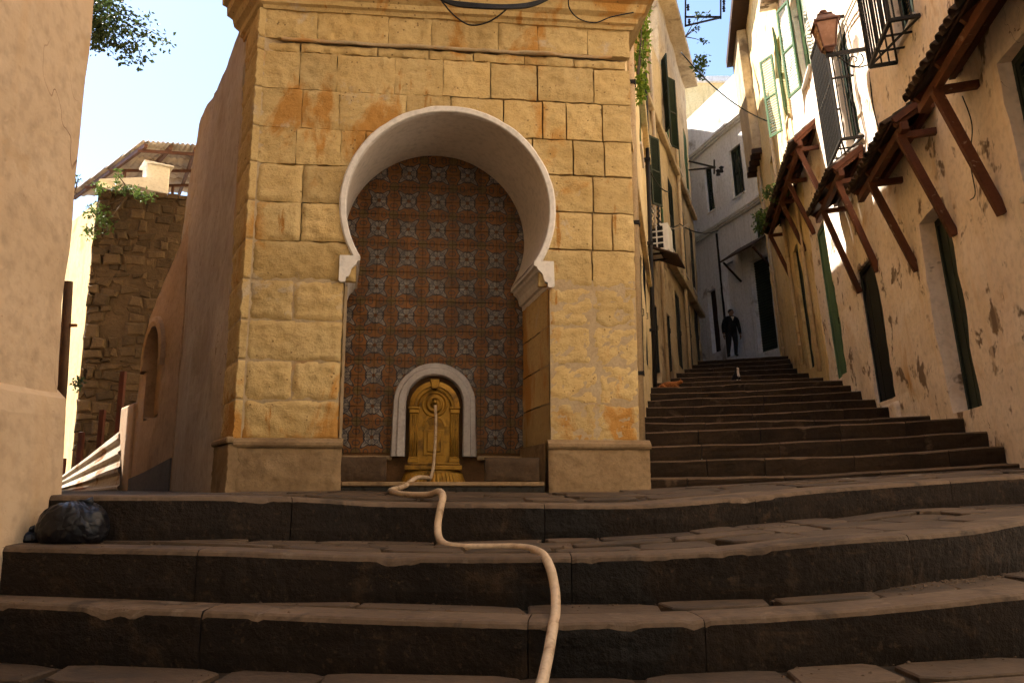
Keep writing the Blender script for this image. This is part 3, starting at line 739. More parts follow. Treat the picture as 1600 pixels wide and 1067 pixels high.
# floor of the niche with its dark trough, low plinth course inside
mb = MB(); mb.box(-JU + .04, JU - .03, -ND + .002, .005, .0, .098); mb.build('trough', M['wet'], fountain, bevel=.006)
mb = MB(); mb.box(-JU + .045, JU - .035, -.10, .022, .100, .128); mb.build('trough_lip', M['base_stone'], fountain, bevel=.006)
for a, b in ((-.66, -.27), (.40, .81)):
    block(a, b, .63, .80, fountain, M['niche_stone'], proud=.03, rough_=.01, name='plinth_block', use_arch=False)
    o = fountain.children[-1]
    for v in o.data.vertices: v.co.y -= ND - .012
    mb = MB(); mb.box(a, b, -ND, -ND + .055, .80 - FZ, .835 - FZ); mb.build('plinth_ledge', M['base_stone'], fountain, bevel=.01)
# marble surround
cu = .075; ro, ri = .325, .225; zs = 1.245
mb = MB(); n = 24; outl = [(cu + ro + .012, .83)] + [(cu + ro * math.cos(math.pi * i / n), zs + ro * math.sin(math.pi * i / n)) for i in range(n + 1)] + [(cu - ro - .012, .83)]
inn = [(cu + ri, .83)] + [(cu + ri * math.cos(math.pi * i / n), zs + ri * math.sin(math.pi * i / n)) for i in range(n + 1)] + [(cu - ri, .83)]
for (o_, i_) in zip(outl, inn):
    o_ = Vector(o_); i_ = Vector(i_)
    for f, y in ((0, -ND - .01), (0, -ND + .055), (.08, -ND + .072), (.38, -ND + .075), (.46, -ND + .088), (.9, -ND + .09), (1.0, -ND + .075), (1.0, -ND - .01)):
        p = o_.lerp(i_, f); mb.v.append((p.x + .003 * nz(p.x * 12, p.y * 12), y + .003 * nz(p.x * 14, p.y * 14, 3), p.y - FZ))
for i in range(len(outl) - 1):
    for j in range(7): q = i * 8 + j; mb.f.append((q, q + 8, q + 9, q + 1)); mb.m.append(0)
mb.f += [tuple(range(8)), tuple((len(outl) - 1) * 8 + j for j in range(7, -1, -1))]; mb.m += [0, 0]
mb.build('marble_surround', M['marble'], fountain)
# splayed left flank: quoins in its own plane
fl = []
for i in range(len(CZs) + 1):
    z0, z1 = ((CZs + [3.88, 4.12])[i], (CZs + [3.88, 4.12])[i + 1]) if i < len(CZs) + 1 else (0, 0)
    wid = .46 + (.05 if i % 2 else 0)
    o = block(.0, wid, z0, z1, None, M['stone'], proud=.012, rough_=.010, seed=i + 60, use_arch=False)
    o.data.transform(inv @ PW.M(0, 0, FZ)); o.parent = fountain
o = block(-.03, .58, .5, .88, None, M['base_stone'], proud=.045, rough_=.01, name='plinth_block', use_arch=False); o.data.transform(inv @ PW.M(0, 0, FZ)); o.parent = fountain
mb = MB(); mb.box(-.06, .60, .0, .055, .88 - FZ, .925 - FZ); o = mb.build('plinth_moulding', M['base_stone'], fountain, bevel=.015); o.data.transform(inv @ PW.M(0, 0, FZ))
mb = MB(); mb.box(.01, .6, -.4, -.003, 0, 4.1 - FZ); o = mb.build('flank_core', M['mortar'], fountain); o.data.transform(inv @ PW.M(0, 0, FZ))

# ================================================================== brass wall fountain
by = -ND + .03
brass = empty('brass_spout_panel', FF.M(cu, by, .60) @ Matrix.Diagonal((.95, 1, .97, 1))); tag(brass, 'golden brass arched panel with a round spout in the tiled niche', 'fountain panel')
BZ = .60; hw = .205; zs2 = 1.235 - BZ; g = M['brass']
def archpoly(w_, z0, zs_, n=20): return [(w_, z0)] + [(w_ * math.cos(math.pi * i / n), zs_ + w_ * math.sin(math.pi * i / n)) for i in range(n + 1)] + [(-w_, z0)]
MB().prism(archpoly(hw, .17, zs2), -.02, .05).build('back_plate', g, brass, bevel=.006)
mb = MB()
for r0, r1, y0, y1 in ((.165, .207, .05, .078), (.128, .142, .05, .064)):
    for i in range(24):
        a, b = math.pi * i / 24, math.pi * (i + 1) / 24
        mb.hexa([(r0 * math.cos(a), y0, zs2 + r0 * math.sin(a)), (r1 * math.cos(a), y0, zs2 + r1 * math.sin(a)), (r1 * math.cos(b), y0, zs2 + r1 * math.sin(b)), (r0 * math.cos(b), y0, zs2 + r0 * math.sin(b)),
                 (r0 * math.cos(a), y1, zs2 + r0 * math.sin(a)), (r1 * math.cos(a), y1 - .012, zs2 + r1 * math.sin(a)), (r1 * math.cos(b), y1 - .012, zs2 + r1 * math.sin(b)), (r0 * math.cos(b), y1, zs2 + r0 * math.sin(b))])
mb.build('arch_moulding', g, brass)
MB().prism([(-.025, zs2 + .145), (.025, zs2 + .145), (.042, zs2 + .222), (-.042, zs2 + .222)], .05, .098).build('keystone', g, brass, bevel=.006)
for s in (-1, 1):
    c0 = s * .167; p = MB(); p.box(c0 - .036, c0 + .036, .05, .066, .22, zs2 - .055)
    pil = p.build('pilaster', g, brass, bevel=.003)
    for k in range(4):
        x = c0 + (k - 1.5) * .017; MB().tube([(x, .068, .235), (x, .068, zs2 - .065)], .0058, 8).build('flute', g, pil, smooth=True)
    q = MB(); q.box(c0 - .04, c0 + .04, .05, .084, zs2 - .055, zs2 - .02); q.box(c0 - .046, c0 + .046, .05, .09, zs2 - .0195, zs2 - .002); q.build('capital', g, pil, bevel=.006)
    q = MB(); q.box(c0 - .044, c0 + .044, .05, .088, .185, .219); q.build('base', g, pil, bevel=.005)
rz = zs2 + .02
mb = MB(); Mx = Matrix.Translation((0, .05, rz)) @ Matrix.Rotation(-math.pi / 2, 4, 'X')
mb.lathe([(.107, 0), (.105, .014), (.094, .018), (.088, .008), (.070, .006), (.066, .022), (.055, .028), (.045, .018), (.03, .020), (.024, .034), (0, .036)], 32, Mx); mb.build('rosette', g, brass, smooth=True)
mb = MB(); mb.tube([(0, .07, rz), (0, .12, rz), (0, .145, rz - .012)], [.013, .013, .011], 12); mb.build('spout', g, brass, smooth=True)
mb = MB(); mb.box(-.085, .085, .05, .058, .245, .45); mb.build('panel', g, brass, bevel=.003)
mb = MB(); mb.box(-.058, .058, .0585, .072, .27, .43); mb.build('inner_panel', g, brass, bevel=.008)
mb = MB(); mb.lathe([(.10, 0), (.10, .012), (.08, .015), (.08, 0)], 18, Matrix.Translation((0, .05, .475)) @ Matrix.Rotation(-math.pi / 2, 4, 'X'), math.pi, 2 * math.pi); mb.build('lunette', g, brass)
mb = MB(); mb.box(-.235, .235, -.02, .11, .125, .165); mb.box(-.215, .215, -.02, .095, .1655, .184); mb.build('plinth', g, brass, bevel=.008)
mb = MB(); n = 48; prof = [(.20, .122), (.235, .10), (.25, .06), (.262, .032)]
for r, z in prof:
    for j in range(n + 1):
        a = math.pi * j / n; rr = r * (1 + (.018 if z < .11 else 0) * math.cos(j * math.pi * 1.0)); mb.v.append((rr * math.cos(a), .02 + rr * .5 * math.sin(a), z))
for i in range(3):
    for j in range(n): q = i * (n + 1) + j; mb.f.append((q, q + 1, q + n + 2, q + n + 1)); mb.m.append(0)
mb.f.append(tuple(range(n + 1))); mb.m.append(0)
mb.build('scalloped_base', g, brass)

# ================================================================== houses and walls
def house_wall(parent, u0, u1, z0, z1, holes, mat, name='wall', step=.16, amp=.014, depth=.35, topfn=None, botfn=None, seed=0):
    """plastered face with real openings; reveals go back by depth"""
    us = {round(u0, 4), round(u1, 4)}; zs = {round(z0, 4), round(z1, 4)}
    for h in holes: us |= {round(h[0], 4), round(h[1], 4)}; zs |= {round(h[2], 4), round(h[3], 4)}
    def sub(a):
        a = sorted(a); out = []
        for p, q in zip(a[:-1], a[1:]):
            n = max(1, int(round((q - p) / step))); out += [p + (q - p) * i / n for i in range(n)]
        return out + [a[-1]]
    us, zs = sub(us), sub(zs); nu, nv = len(us), len(zs); mb = MB()
    hedge = {round(x, 4) for h in holes for x in h[:2]}; zedge = {round(x, 4) for h in holes for x in h[2:4]}
    def Z(u, z):
        if topfn and z > z1 - 1e-6: return topfn(u)
        return z
    for u in us:
        for z in zs:
            zz = z if not topfn else z0 + (topfn(u) - z0) * (z - z0) / (z1 - z0)
            wob = .012 * nz(u * 2.3 + seed, z * 2.3, 1)
            mb.v.append((u + wob * .6, amp * nz(u * .9 + seed, z * .9, 3) * 1.5 + amp * .4 * nz(u * 4, z * 4, seed), zz + wob * .5))
    def hole(i, j):
        u = (us[i] + us[i + 1]) / 2; z = (zs[j] + zs[j + 1]) / 2
        return any(h[0] < u < h[1] and h[2] < z < h[3] for h in holes)
    H = {(i, j): hole(i, j) for i in range(nu - 1) for j in range(nv - 1)}
    back = {}
    def bk(k):
        if k not in back: back[k] = len(mb.v); p = mb.v[k]; mb.v.append((p[0], -depth, p[2]))
        return back[k]
    for (i, j), hh in H.items():
        a, b, c, d = i * nv + j, (i + 1) * nv + j, (i + 1) * nv + j + 1, i * nv + j + 1
        if not hh: mb.f.append((d, c, b, a)); mb.m.append(0)
        for (di, dj, e) in ((-1, 0, (a, d)), (1, 0, (b, c)), (0, -1, (a, b)), (0, 1, (d, c))):
            o = H.get((i + di, j + dj), None)
            if (not hh) and (o is None or o): mb.f.append((e[0], e[1], bk(e[1]), bk(e[0]))); mb.m.append(0)
    me = mb.build(name, mat, parent, smooth=False)
    return me

def box_part(name, parent, mat, *b, bevel=.0): return MB().box(*b).build(name, mat, parent, bevel=bevel)

def louvre_shutter(parent, mat, w_, h, n=None, name='shutter', M_=None, th=.04):
    """hinged leaf: x 0..w, z 0..h, with slats"""
    f = MB(); b = .055
    for q in ((0, b, 0, h), (w_ - b, w_, 0, h), (b, w_ - b, 0, b), (b, w_ - b, h - b, h), (b, w_ - b, h * .5 - b / 2, h * .5 + b / 2)): f.box(q[0], q[1], -th / 2, th / 2, q[2], q[3])
    if M_ is not None: f.v = [tuple(M_ @ Vector(v)) for v in f.v]
    o = f.build(name, mat, parent)
    s = MB(); n = n or int(h / .075)
    for i in range(n):
        z = b + (h - 2 * b) * (i + .5) / n; s.box(b, w_ - b, -.004, .004, -.03, .03, M=Matrix.Translation((0, 0, z)) @ Matrix.Rotation(R(38), 4, 'X'))
    if M_ is not None: s.v = [tuple(M_ @ Vector(v)) for v in s.v]
    so_ = s.build('slats', mat, o); so_['kind'] = 'stuff'
    return o

def shuttered_window(parent, u0, u1, z0, z1, mat, depth=.16, leaf=True):
    """closed louvred pair standing in an opening, with a frame and sill"""
    w_ = MB(); y = -depth
    for q in ((u0 + .01, u0 + .06, z0, z1), (u1 - .06, u1 - .01, z0, z1), (u0 + .06, u1 - .06, z1 - .06, z1)): w_.box(q[0], q[1], y - .05, y + .03, q[2], q[3])
    win = w_.build('window', mat, parent)
    m = (u1 - u0) / 2 - .065
    for k in (0, 1): louvre_shutter(win, mat, m, z1 - z0 - .07, M_=Matrix.Translation((u0 + .062 + k * (m + .004), y, z0 + .005)))
    MB().box(u0 - .04, u1 + .04, -depth, .05, z0 - .06, z0 - .002).build('sill', M['limewash'], win, bevel=.01)
    return win

def plank_door(parent, u0, u1, z0, z1, mat, depth=.2, n=5, name='door'):
    y = -depth; fr = MB()
    for q in ((u0 + .005, u0 + .07, z0, z1), (u1 - .07, u1 - .005, z0, z1), (u0 + .07, u1 - .07, z1 - .08, z1)): fr.box(q[0], q[1], y - .06, y + .02, q[2], q[3])
    d = fr.build(name, mat, parent); w_ = (u1 - u0 - .15) / n
    for i in range(n): MB().box(u0 + .075 + i * w_ + .003, u0 + .075 + (i + 1) * w_ - .003, y - .05, y - .01 + .004 * (i % 2), z0 + .01, z1 - .085).build('plank', mat, d, bevel=.004)
    MB().tube([(u0 + .13, y, z0 + 1.05), (u0 + .13, y + .05, z0 + 1.05), (u0 + .13, y + .05, z0 + 1.17), (u0 + .13, y, z0 + 1.17)], .009, 6).build('handle', M['iron'], d)
    return d

# ---- near wall on the left
lwt = empty('plastered_house', LW.M(0, 0, .3)); tag(lwt, 'ochre plastered house wall rising beside the steps at the left edge', 'house')
def lw_face(u):   # local x increases away from the camera here
    return 0
house_wall(lwt, 0, 6.5, -.1, 9.2, [(4.4, 5.6, 3.2, 5.0)], M['plaster_left'], step=.12, amp=.016, depth=.3)
mb = MB(); n = 50                                             # swollen plinth with a sloping top
for i in range(n + 1):
    u = 6.4 - 6.43 * i / n
    for y, z in ((.0, -.1), (.065, -.1), (.060, .25), (.052, .58), (.036, .66), (.0, .72)):
        zz = z + (.03 * nz(u * 2, 2) if z > .3 else 0); mb.v.append((u + (.012 * nz(z * 5, 7) if i == n else 0), y * (1 + .25 * nz(u * 3, z * 4)) if y else -.02, zz))
for i in range(n):
    for j in range(5): q = i * 6 + j; mb.f.append((q, q + 6, q + 7, q + 1)); mb.m.append(0)
mb.f.append(tuple(n * 6 + j for j in range(6))); mb.m.append(0)
mb.build('plinth', M['plaster_left'], lwt, smooth=False)
# body of that house
inv_ = lwt.matrix_world.inverted()
def lwpoly(P): return [((inv_ @ Vector((x, y, .3))).x, (inv_ @ Vector((x, y, .3))).y) for x, y in P]
MB().prism(lwpoly([(-2.27, 3.40), (-6, 3.4), (-6, -3), (-2.27, -3)]), -.2, 9.2, axis='z').build('rear_wall', M['plaster_left'], lwt)
MB().prism(lwpoly([(-2.30, 3.42), (-5.05, 8.3), (-7.0, 11.6), (-11, 9), (-8, 3.42)]), -.2, 15.5, axis='z').build('shade_tower', M['plaster_left'], lwt)  # unseen tall block, added to keep sun off the steps and curved wall
MB().box(-.1, 6.6, -.5, .2, 9.2, 9.4).build('roof_edge', M['plaster_left'], lwt)

# ---- plastered wall that runs back from the fountain, and the pale wall with the blind arch
pwt = empty('curved_wall', PW.M(2.4, 0, .5)); tag(pwt, 'brown plastered wall with a sweeping top behind the left side of the fountain', 'wall')
prof = [(.3, 4.45), (.8, 4.45), (1.6, 4.48), (2.3, 4.52), (3.0, 4.68), (3.55, 4.72), (3.72, 4.45), (4.0, 4.28), (4.35, 4.10), (4.5, 3.75), (4.62, 3.4)]
def tf(u):
    u += 2.4
    for a, b in zip(prof[:-1], prof[1:]):
        if a[0] <= u <= b[0]: return a[1] + (b[1] - a[1]) * (u - a[0]) / (b[0] - a[0]) - .5
    return (prof[0][1] if u < prof[0][0] else prof[-1][1]) - .5
house_wall(pwt, .5 - 2.4, 4.30 - 2.4, -.05, 4.0, [], M['plaster_brown'], step=.09, amp=.02, depth=.5, topfn=tf)
pw2 = empty('arched_wall', PW2.M(1.4, 0, .5)); tag(pw2, 'pale plastered wall with a small blind arch in the left alley', 'wall')
AC, AZ, AR = 1.22 - 1.4, 2.12 - .5, .40
def ins2(u, z): return (z >= AZ and math.hypot(u - AC, z - AZ) < AR) or (.9 < z < AZ and abs(u - AC) < AR)
def psh2(u, z):
    if z >= AZ:
        dx, dz = u - AC, z - AZ; r = max(1e-4, math.hypot(dx, dz)); return AC + dx / r * AR, AZ + dz / r * AR
    if z < .94: return u, .9
    return AC + math.copysign(AR, u - AC), z
pr2 = [(-.05, 3.6), (.45, 3.3), (.8, 3.16), (1.25, 2.95), (1.65, 2.70), (1.88, 2.35), (1.98, 1.95), (2.05, 1.72), (2.2, 1.70)]
def tf2(u):
    u += 1.4
    for a, b in zip(pr2[:-1], pr2[1:]):
        if a[0] <= u <= b[0]: return a[1] + (b[1] - a[1]) * (u - a[0]) / (b[0] - a[0]) - .5
    return (pr2[0][1] if u < pr2[0][0] else pr2[-1][1]) - .5
grid_plate(-.02 - 1.4, 2.06 - 1.4, -.05, 3, .0, .045, pw2, M['plaster_pale'], 'wall', ins2, psh2, topfn=tf2, amp=.012, rim=.25)
MB().box(AC - AR - .05, AC + AR + .05, -.3, -.12, .85, AZ + AR + .05).build('arch_panel', M['plaster_pale'], pw2)
mb = MB(); n = 20
for i in range(n + 1):
    a = -.25 + (math.pi + .5) * i / n
    for rr, y in ((AR, -.02), (AR + .005, .05), (AR + .06, .065), (AR + .12, .05), (AR + .13, -.02)): mb.v.append((AC + rr * math.cos(a), y + .006 * nz(a * 3, rr * 20), AZ + rr * math.sin(a)))
for i in range(n):
    for j in range(4): q = i * 5 + j; mb.f.append((q, q + 5, q + 6, q + 1)); mb.m.append(0)
mb.build('archivolt', M['plaster_pale'], pw2)
mb = MB(); mb.prism([(-1.42, -.05), (.66, -.05), (.66, .20), (-.2, .27), (-1.42, .40)], .004, .022); mb.build('painted_dado', M['dado'], pw2)
mb = MB(); mb.box(.64, 1.5, -.3, .03, -.05, 1.17); mb.build('end_block', M['plaster_pale'], pw2, bevel=.03)

# ---- ruined rubble house at the end of the left alley
RH = Frame((-6.86, 12.6), (.26, -.966))
rh = empty('ruined_house', RH.M(0, 0, .5)); tag(rh, 'ruined rubble stone house at the end of the left alley with plants on top', 'house')
mb = MB(); mb.box(-4.0, .0, -3, -.012, 0, 4.9); mb.build('wall_core', M['rubble_mortar'], rh)
random.seed(21)
z = .0; row = 0; cnt = 0
while z < 4.9:
    h = random.uniform(.08, .22); u = -2.4 + random.uniform(0, .1)
    while u < -.01:
        w_ = min(random.uniform(.10, .36), -u)
        if w_ > .04:
            pr_ = random.uniform(-.03, .018) + (.05 if u > -.5 else 0) * random.random()
            c = [(u + .008, z + .008), (u + w_ - .008, z + .008), (u + w_ - .008, z + h - .008), (u + .008, z + h - .008)]
            c = [(a + random.uniform(-.04, .03), b + random.uniform(-.04, .03) + .10 * nz(u * 2.2, z * 1.5, 3)) for a, b in c]; mx = sum(a for a, b in c) / 4; mz = sum(b for a, b in c) / 4
            ring2 = [(mx + (a - mx) * .72, mz + (b - mz) * .72) for a, b in c]
            vs = [(a, -.06, b) for a, b in c] + [(a, pr_ - .015, b) for a, b in c] + [(a, pr_ + .012, b) for a, b in ring2]
            fs = [(0, 1, 5, 4), (1, 2, 6, 5), (2, 3, 7, 6), (3, 0, 4, 7), (4, 5, 9, 8), (5, 6, 10, 9), (6, 7, 11, 10), (7, 4, 8, 11), (8, 9, 10, 11)]
            MB().add(vs, fs).build('stone', M['rubble'], rh); cnt += 1
        u += w_
    z += h
print('rubble stones', cnt)
LF = Frame((-6.86, 12.6), (-.72, -.69)); o = MB().box(0, 2.2, -.5, .0, 0, 4.75).build('side_wall', M['plaster_yellow'], None); o.data.transform(rh.matrix_world.inverted() @ LF.M(0.02, 0, .5)); o.parent = rh
mb = MB(); 
for k in range(14): mb.box(-2.5 + k * .18, -2.5 + k * .18 + .17, -.4, .03 + .03 * random.random(), 4.9, 4.93 + .07 * random.random())
mb.build('coping', M['rubble'], rh)
tag(MB().box(-.17, .17, -.17, .17, 0, .62).box(-.22, .22, -.22, .22, .62, .66).build('chimney', M['limewash'], bevel=.02), 'small white chimney block on the ruined house roof', 'chimney')
ch = bpy.data.objects['chimney']; p = aty(241, 305, 13.6); ch.location = p; ch.rotation_euler = (0, 0, R(35)); ch.scale = (1.15, 1.15, .8)
mb = MB(); mb.prism([(-.6, 0), (.05, 0), (.05, .26)], -.25, .1); o = mb.build('shoulder', M['limewash'], ch); o.location = (-.2, 0, 0)
# canopy roof over it
cr = empty('canopy_roof', T(-7, 15, 6)); tag(cr, 'corrugated roof on a thin steel frame behind the ruined house', 'roof')
B_, C_, A_, D_ = aty(222, 222, 14.0), aty(330, 230, 14.0), aty(103, 306, 19.0), aty(330, 298, 19.0)
org = Vector((-7, 15, 6))
def cq(a, b): return (B_.lerp(C_, a)).lerp(A_.lerp(D_, a), b) - org
for k in range(5):
    mb = MB(); n = 40; b0, b1 = k / 5, (k + 1) / 5 + .01
    for i in range(n + 1):
        for j in (0, 1):
            p = cq(i / n, b0 if j == 0 else b1); p.z += .022 * math.sin(i * 2.2) + (.03 if j == 0 else 0); mb.v.append(tuple(p))
    for i in range(n): mb.f.append((2 * i, 2 * i + 1, 2 * i + 3, 2 * i + 2)); mb.m.append(0)
    o = mb.build('roof_sheet', M['roof_sheet'], cr, smooth=True); sm = o.modifiers.new('s', 'SOLIDIFY'); sm.thickness = .012
dn = Vector((0, 0, -.07))
for f in (.06, .42, .78): MB().beam(cq(f, -.0) + dn, cq(f, 1) + dn, .06, .08).build('rafter', M['iron_brown'], cr)
for f in (.03, .35, .68): MB().beam(cq(0, f) + dn * 1.9, cq(1, f) + dn * 1.9, .05, .05).build('purlin', M['iron_brown'], cr)
for f, g_ in ((.15, .35), (.5, .35), (.3, .68), (.7, .68)):
    p = cq(f, g_) + dn * 2; MB().beam(p, p + Vector((0, 0, -1.0 if g_ < .5 else -2.0)), .05, .05).build('post', M['iron_brown'], cr)
for (a, b) in (((.15, .35), (.5, .35)),): p = cq(*a) + dn * 6; q = cq(*b) + dn * 6; MB().beam(p, q, .04, .04).build('brace', M['iron_brown'], cr)

# leaning sheet, posts, pole in the left alley
random.seed(5)
p1, p2 = aty(189, 672, 10.9), aty(93, 748, 11.8); b1_ = aty(186, 780, 10.3); b2_ = aty(96, 775, 11.0)
mb = MB(); n = 30
nrm = (p2 - p1).cross(b1_ - p1).normalized()
for i in range(n + 1):
    f = i / n; a = p1.lerp(b1_, f); b = p2.lerp(b2_, f); ph = (f * 4) % 1; o_ = nrm * (.035 * (1 if .25 < ph < .6 else 0))
    mb.v += [tuple(a + o_ - p1), tuple(a.lerp(b, .5) + o_ - p1), tuple(b + o_ - p1)]
for i in range(n):
    for j in range(2): q = i * 3 + j; mb.f.append((q, q + 1, q + 4, q + 3)); mb.m.append(0)
sh = mb.build('corrugated_sheet', M['zinc']); sh.location = p1; sm = sh.modifiers.new('s', 'SOLIDIFY'); sm.thickness = .006
tag(sh, 'ribbed metal sheet leaning in the sun at the end of the left alley', 'metal sheet')
for i, (x, y0, Y) in enumerate(((193, 580, 11.2), (161, 640, 11.6), (128, 675, 11.9), (99, 716, 12.2))):
    t = aty(x, y0, Y); o = MB().box(-.035, .035, -.035, .035, 0, t.z - .5).box(-.045, .045, -.045, .045, 0, .05).build('steel_post', M['red_post'], bevel=.004); o.location = (t.x, t.y, .5)
    tag(o, ('tallest dark red steel post beside the pale arched wall', 'second tallest dark red steel post in the left alley', 'third dark red steel post, above the leaning metal sheet', 'shortest dark red steel post, farthest left in the alley')[i], 'post', 'red steel posts in the left alley')
mb = MB(); a = aty(107, 440, 11.0); b = aty(84, 758, 11.2); mb.tube([b, b.lerp(a, .5) + Vector((.02, 0, 0)), a], [.07, .065, .06], 8); pole = mb.build('timber_pole', M['wood_dark'], smooth=True)
c0 = Vector(b); pole.data.transform(T(*(-c0))); pole.location = c0; tag(pole, 'dark timber pole leaning against the sunlit house corner', 'pole')
q = (a - b) * .78; MB().box(-.16, .16, -.02, .02, -.02, .02).build('cross_bar', M['iron_brown'], pole).location = q

# ---- left side of the stepped alley
hn = empty('yellow_house', L1.M(-5, 0, 2.0)); tag(hn, 'sunny yellow plastered house wall just right of the fountain', 'house')
U = lambda u: u + 5
h1 = [(U(-6.4), U(-5.2), .6, 2.7), (U(-8.6), U(-7.3), 1.0, 3.3), (U(-4.6), U(-3.4), 3.4, 5.4), (U(-8.4), U(-7.2), 5.4, 7.6), (U(-5.5), U(-4.3), 6.6, 8.1)]
house_wall(hn, U(-10.6), U(.6), -2, 9.2, h1, M['plaster_yellow'], step=.25, amp=.03, depth=.3)
MB().box(U(-10.55), U(-1.2), -3.6, -.30, -2, 9.2).build('rear_wall', M['plaster_yellow'], hn)
plank_door(hn, *h1[0], M['door_dark'], depth=.035); plank_door(hn, *h1[1], M['door_dark'], depth=.035)
for h in h1[2:]: shuttered_window(hn, *h, M['shutter'], depth=.04)
MB().box(U(-10.6), U(.6), .0, .10, 3.0, 3.10).build('ledge', M['plaster_yellow'], hn, bevel=.02)
MB().box(U(-10.6), U(.6), .0, .14, 6.3, 6.42).build('ledge', M['plaster_yellow'], hn, bevel=.02)
MB().box(U(-10.7), U(.7), -3.8, .20, 9.2, 9.4).build('eave', M['plaster_dim'], hn, bevel=.02)
MB().box(U(-5.7), U(.6), -3.5, .0, 9.4, 11.4).build('shade_storey', M['plaster_yellow'], hn)  # unseen storey, added to shade the near right-hand wall
for u_, m_ in ((-2.2, 'pipe'), (-9.6, 'iron')):
    pp = MB().tube([(U(u_), .09, -2), (U(u_), .09, 8.2)], .05, 10).build('downpipe', M[m_], hn, smooth=True)
    for z in (0, 2, 4, 6): MB().box(U(u_) - .07, U(u_) + .07, 0, .15, z, z + .05).build('bracket', M['iron'], pp)

hf = empty('shuttered_house', L2.M(-5, 0, 0)); tag(hf, 'tall dirty plaster house with dark shutters on the left of the alley', 'house')
h2 = []
for c in (-.7, -2.9, -5.2, -7.8, -10.2):
    h2.append((U(c) - .55, U(c) + .55, -.2 + .15 * -c, 2.2 + .12 * -c)); h2.append((U(c) - .5, U(c) + .5, 4.1, 6.4)); (c < -4) and h2.append((U(c) - .5, U(c) + .5, 7.8, 10.2))
house_wall(hf, U(-11.3), U(0), -1.5, 12.6, h2, M['plaster_dim'], step=.3, amp=.03, depth=.3, topfn=lambda u: 12.6 if u < .6 else 9.9)
MB().box(U(-11.25), .6, -6, -.30, -1.5, 12.6).build('rear_wall', M['plaster_dim'], hf); MB().box(.62, U(-.05), -6, -.30, -1.5, 9.9).build('rear_wall', M['plaster_dim'], hf)
for i, h in enumerate(h2):
    if h[2] < 3: plank_door(hf, *h, M['door_dark'], depth=.035)
    else: shuttered_window(hf, *h, M['shutter_dark'] if i % 3 else M['shutter'], depth=.04)
for z, d in ((3.3, .22), (7.1, .16)): MB().box(U(-11.3), U(0), .0, d, z, z + .14).build('ledge', M['plaster_dim'], hf, bevel=.03)
MB().box(U(-11.4), .7, -6.2, .5, 12.6, 12.85).build('eave', M['plaster_dim'], hf, bevel=.03)
for u_ in (-1.75, -6.6):
    MB().tube([(U(u_), .10, -.5), (U(u_), .10, 9.8)], .055, 8).build('downpipe', M['pipe'], hf, smooth=True)
# open shutters swung out from two windows and a small prop awning
for c, z0, z1 in ((-.7, 4.3, 6.2), (-5.2, 7.8, 10.2)):
    for s in (-1, 1):
        louvre_shutter(hf, M['shutter_dark'], .42, z1 - z0, M_=T(U(c) + s * .52, .03, z0) @ RZ(R(28 if s > 0 else 152)))
mb = MB(); mb.hexa([(U(-1.35), .0, 2.85), (U(-.05), .0, 2.85), (U(-.05), .75, 2.5), (U(-1.35), .75, 2.5), (U(-1.35), .0, 2.89), (U(-.05), .0, 2.89), (U(-.05), .75, 2.54), (U(-1.35), .75, 2.54)]); mb.build('door_hood', M['wood_dark'], hf)
# unseen house added round the bend to keep sun off the white house
hb = empty('bend_shade_house', T(3, 34, 4)); tag(hb, 'unseen house added behind the shuttered house to shade the white house', 'house')
MB().box(-7, 3.4, -4.4, 6, 0, 14.5).build('wall', M['plaster_dim'], hb)  # solid block of the added shade house

# ---- white house at the bend
fb = empty('white_house', FB.M(2, 0, 0)); tag(fb, 'whitewashed house with dark windows facing down the top of the stepped alley', 'house'); V = lambda u: u - 2
h3 = [(V(1.15), V(2.0), 6.25, 8.2), (V(3.45), V(4.05), 6.35, 8.25), (V(.15), V(.75), 4.2, 5.2), (V(.1), V(1.35), .0, 3.5), (V(4.05), V(4.75), .55, 3.15), (V(2.55), V(3.4), .2, 3.9)]
house_wall(fb, V(-3.0), V(9), -2.0, 11.0, h3, M['plaster_white'], step=.22, amp=.02, depth=.3)
MB().box(V(-2.95), V(8.95), -6, -.30, -2, 9.2).build('rear_wall', M['plaster_white'], fb)
for h in h3[:3]: shuttered_window(fb, *h, M['shutter_dark'], depth=.12)
for z, d in ((9.0, .22), (5.42, .2)):
    mb = MB()
    for k, (dd, a, b) in enumerate(((d * .45, 0, .08), (d * .8, .08, .16), (d, .16, .26))): mb.box(V(-3), V(9), 0, dd, z + a + .001 * k, z + b)
    mb.build('cornice', M['plaster_white'], fb)
rs = MB()
nsl = 34
for i in range(nsl):
    z = .02 + 3.46 * i / nsl; h_ = 3.46 / nsl; rs.add([(V(.11), -.2, z), (V(1.34), -.2, z), (V(1.34), -.165, z + h_ * .5), (V(.11), -.165, z + h_ * .5), (V(1.34), -.2, z + h_), (V(.11), -.2, z + h_)], [(0, 1, 2, 3), (3, 2, 4, 5)])
rs.build('rolling_shutter', M['shutter_dark'], fb)
plank_door(fb, *h3[4], M['wood_dark']); plank_door(fb, *h3[5], M['plaster_white'], n=3)
MB().box(V(3.44), V(3.52), 0, .06, .2, 5.3).build('downpipe', M['iron'], fb)
mb = MB(); mb.hexa([(V(-.2), .0, 4.15), (V(2.1), .0, 4.15), (V(2.1), .8, 3.65), (V(-.2), .8, 3.65), (V(-.2), .0, 4.22), (V(2.1), .0, 4.22), (V(2.1), .8, 3.72), (V(-.2), .8, 3.72)]); hood = mb.build('shop_hood', M['wood_dark'], fb)
for u_ in (-.1, 2.0): MB().beam((V(u_), .02, 2.9), (V(u_), .72, 3.66), .06, .06).build('strut', M['wood_dark'], hood)
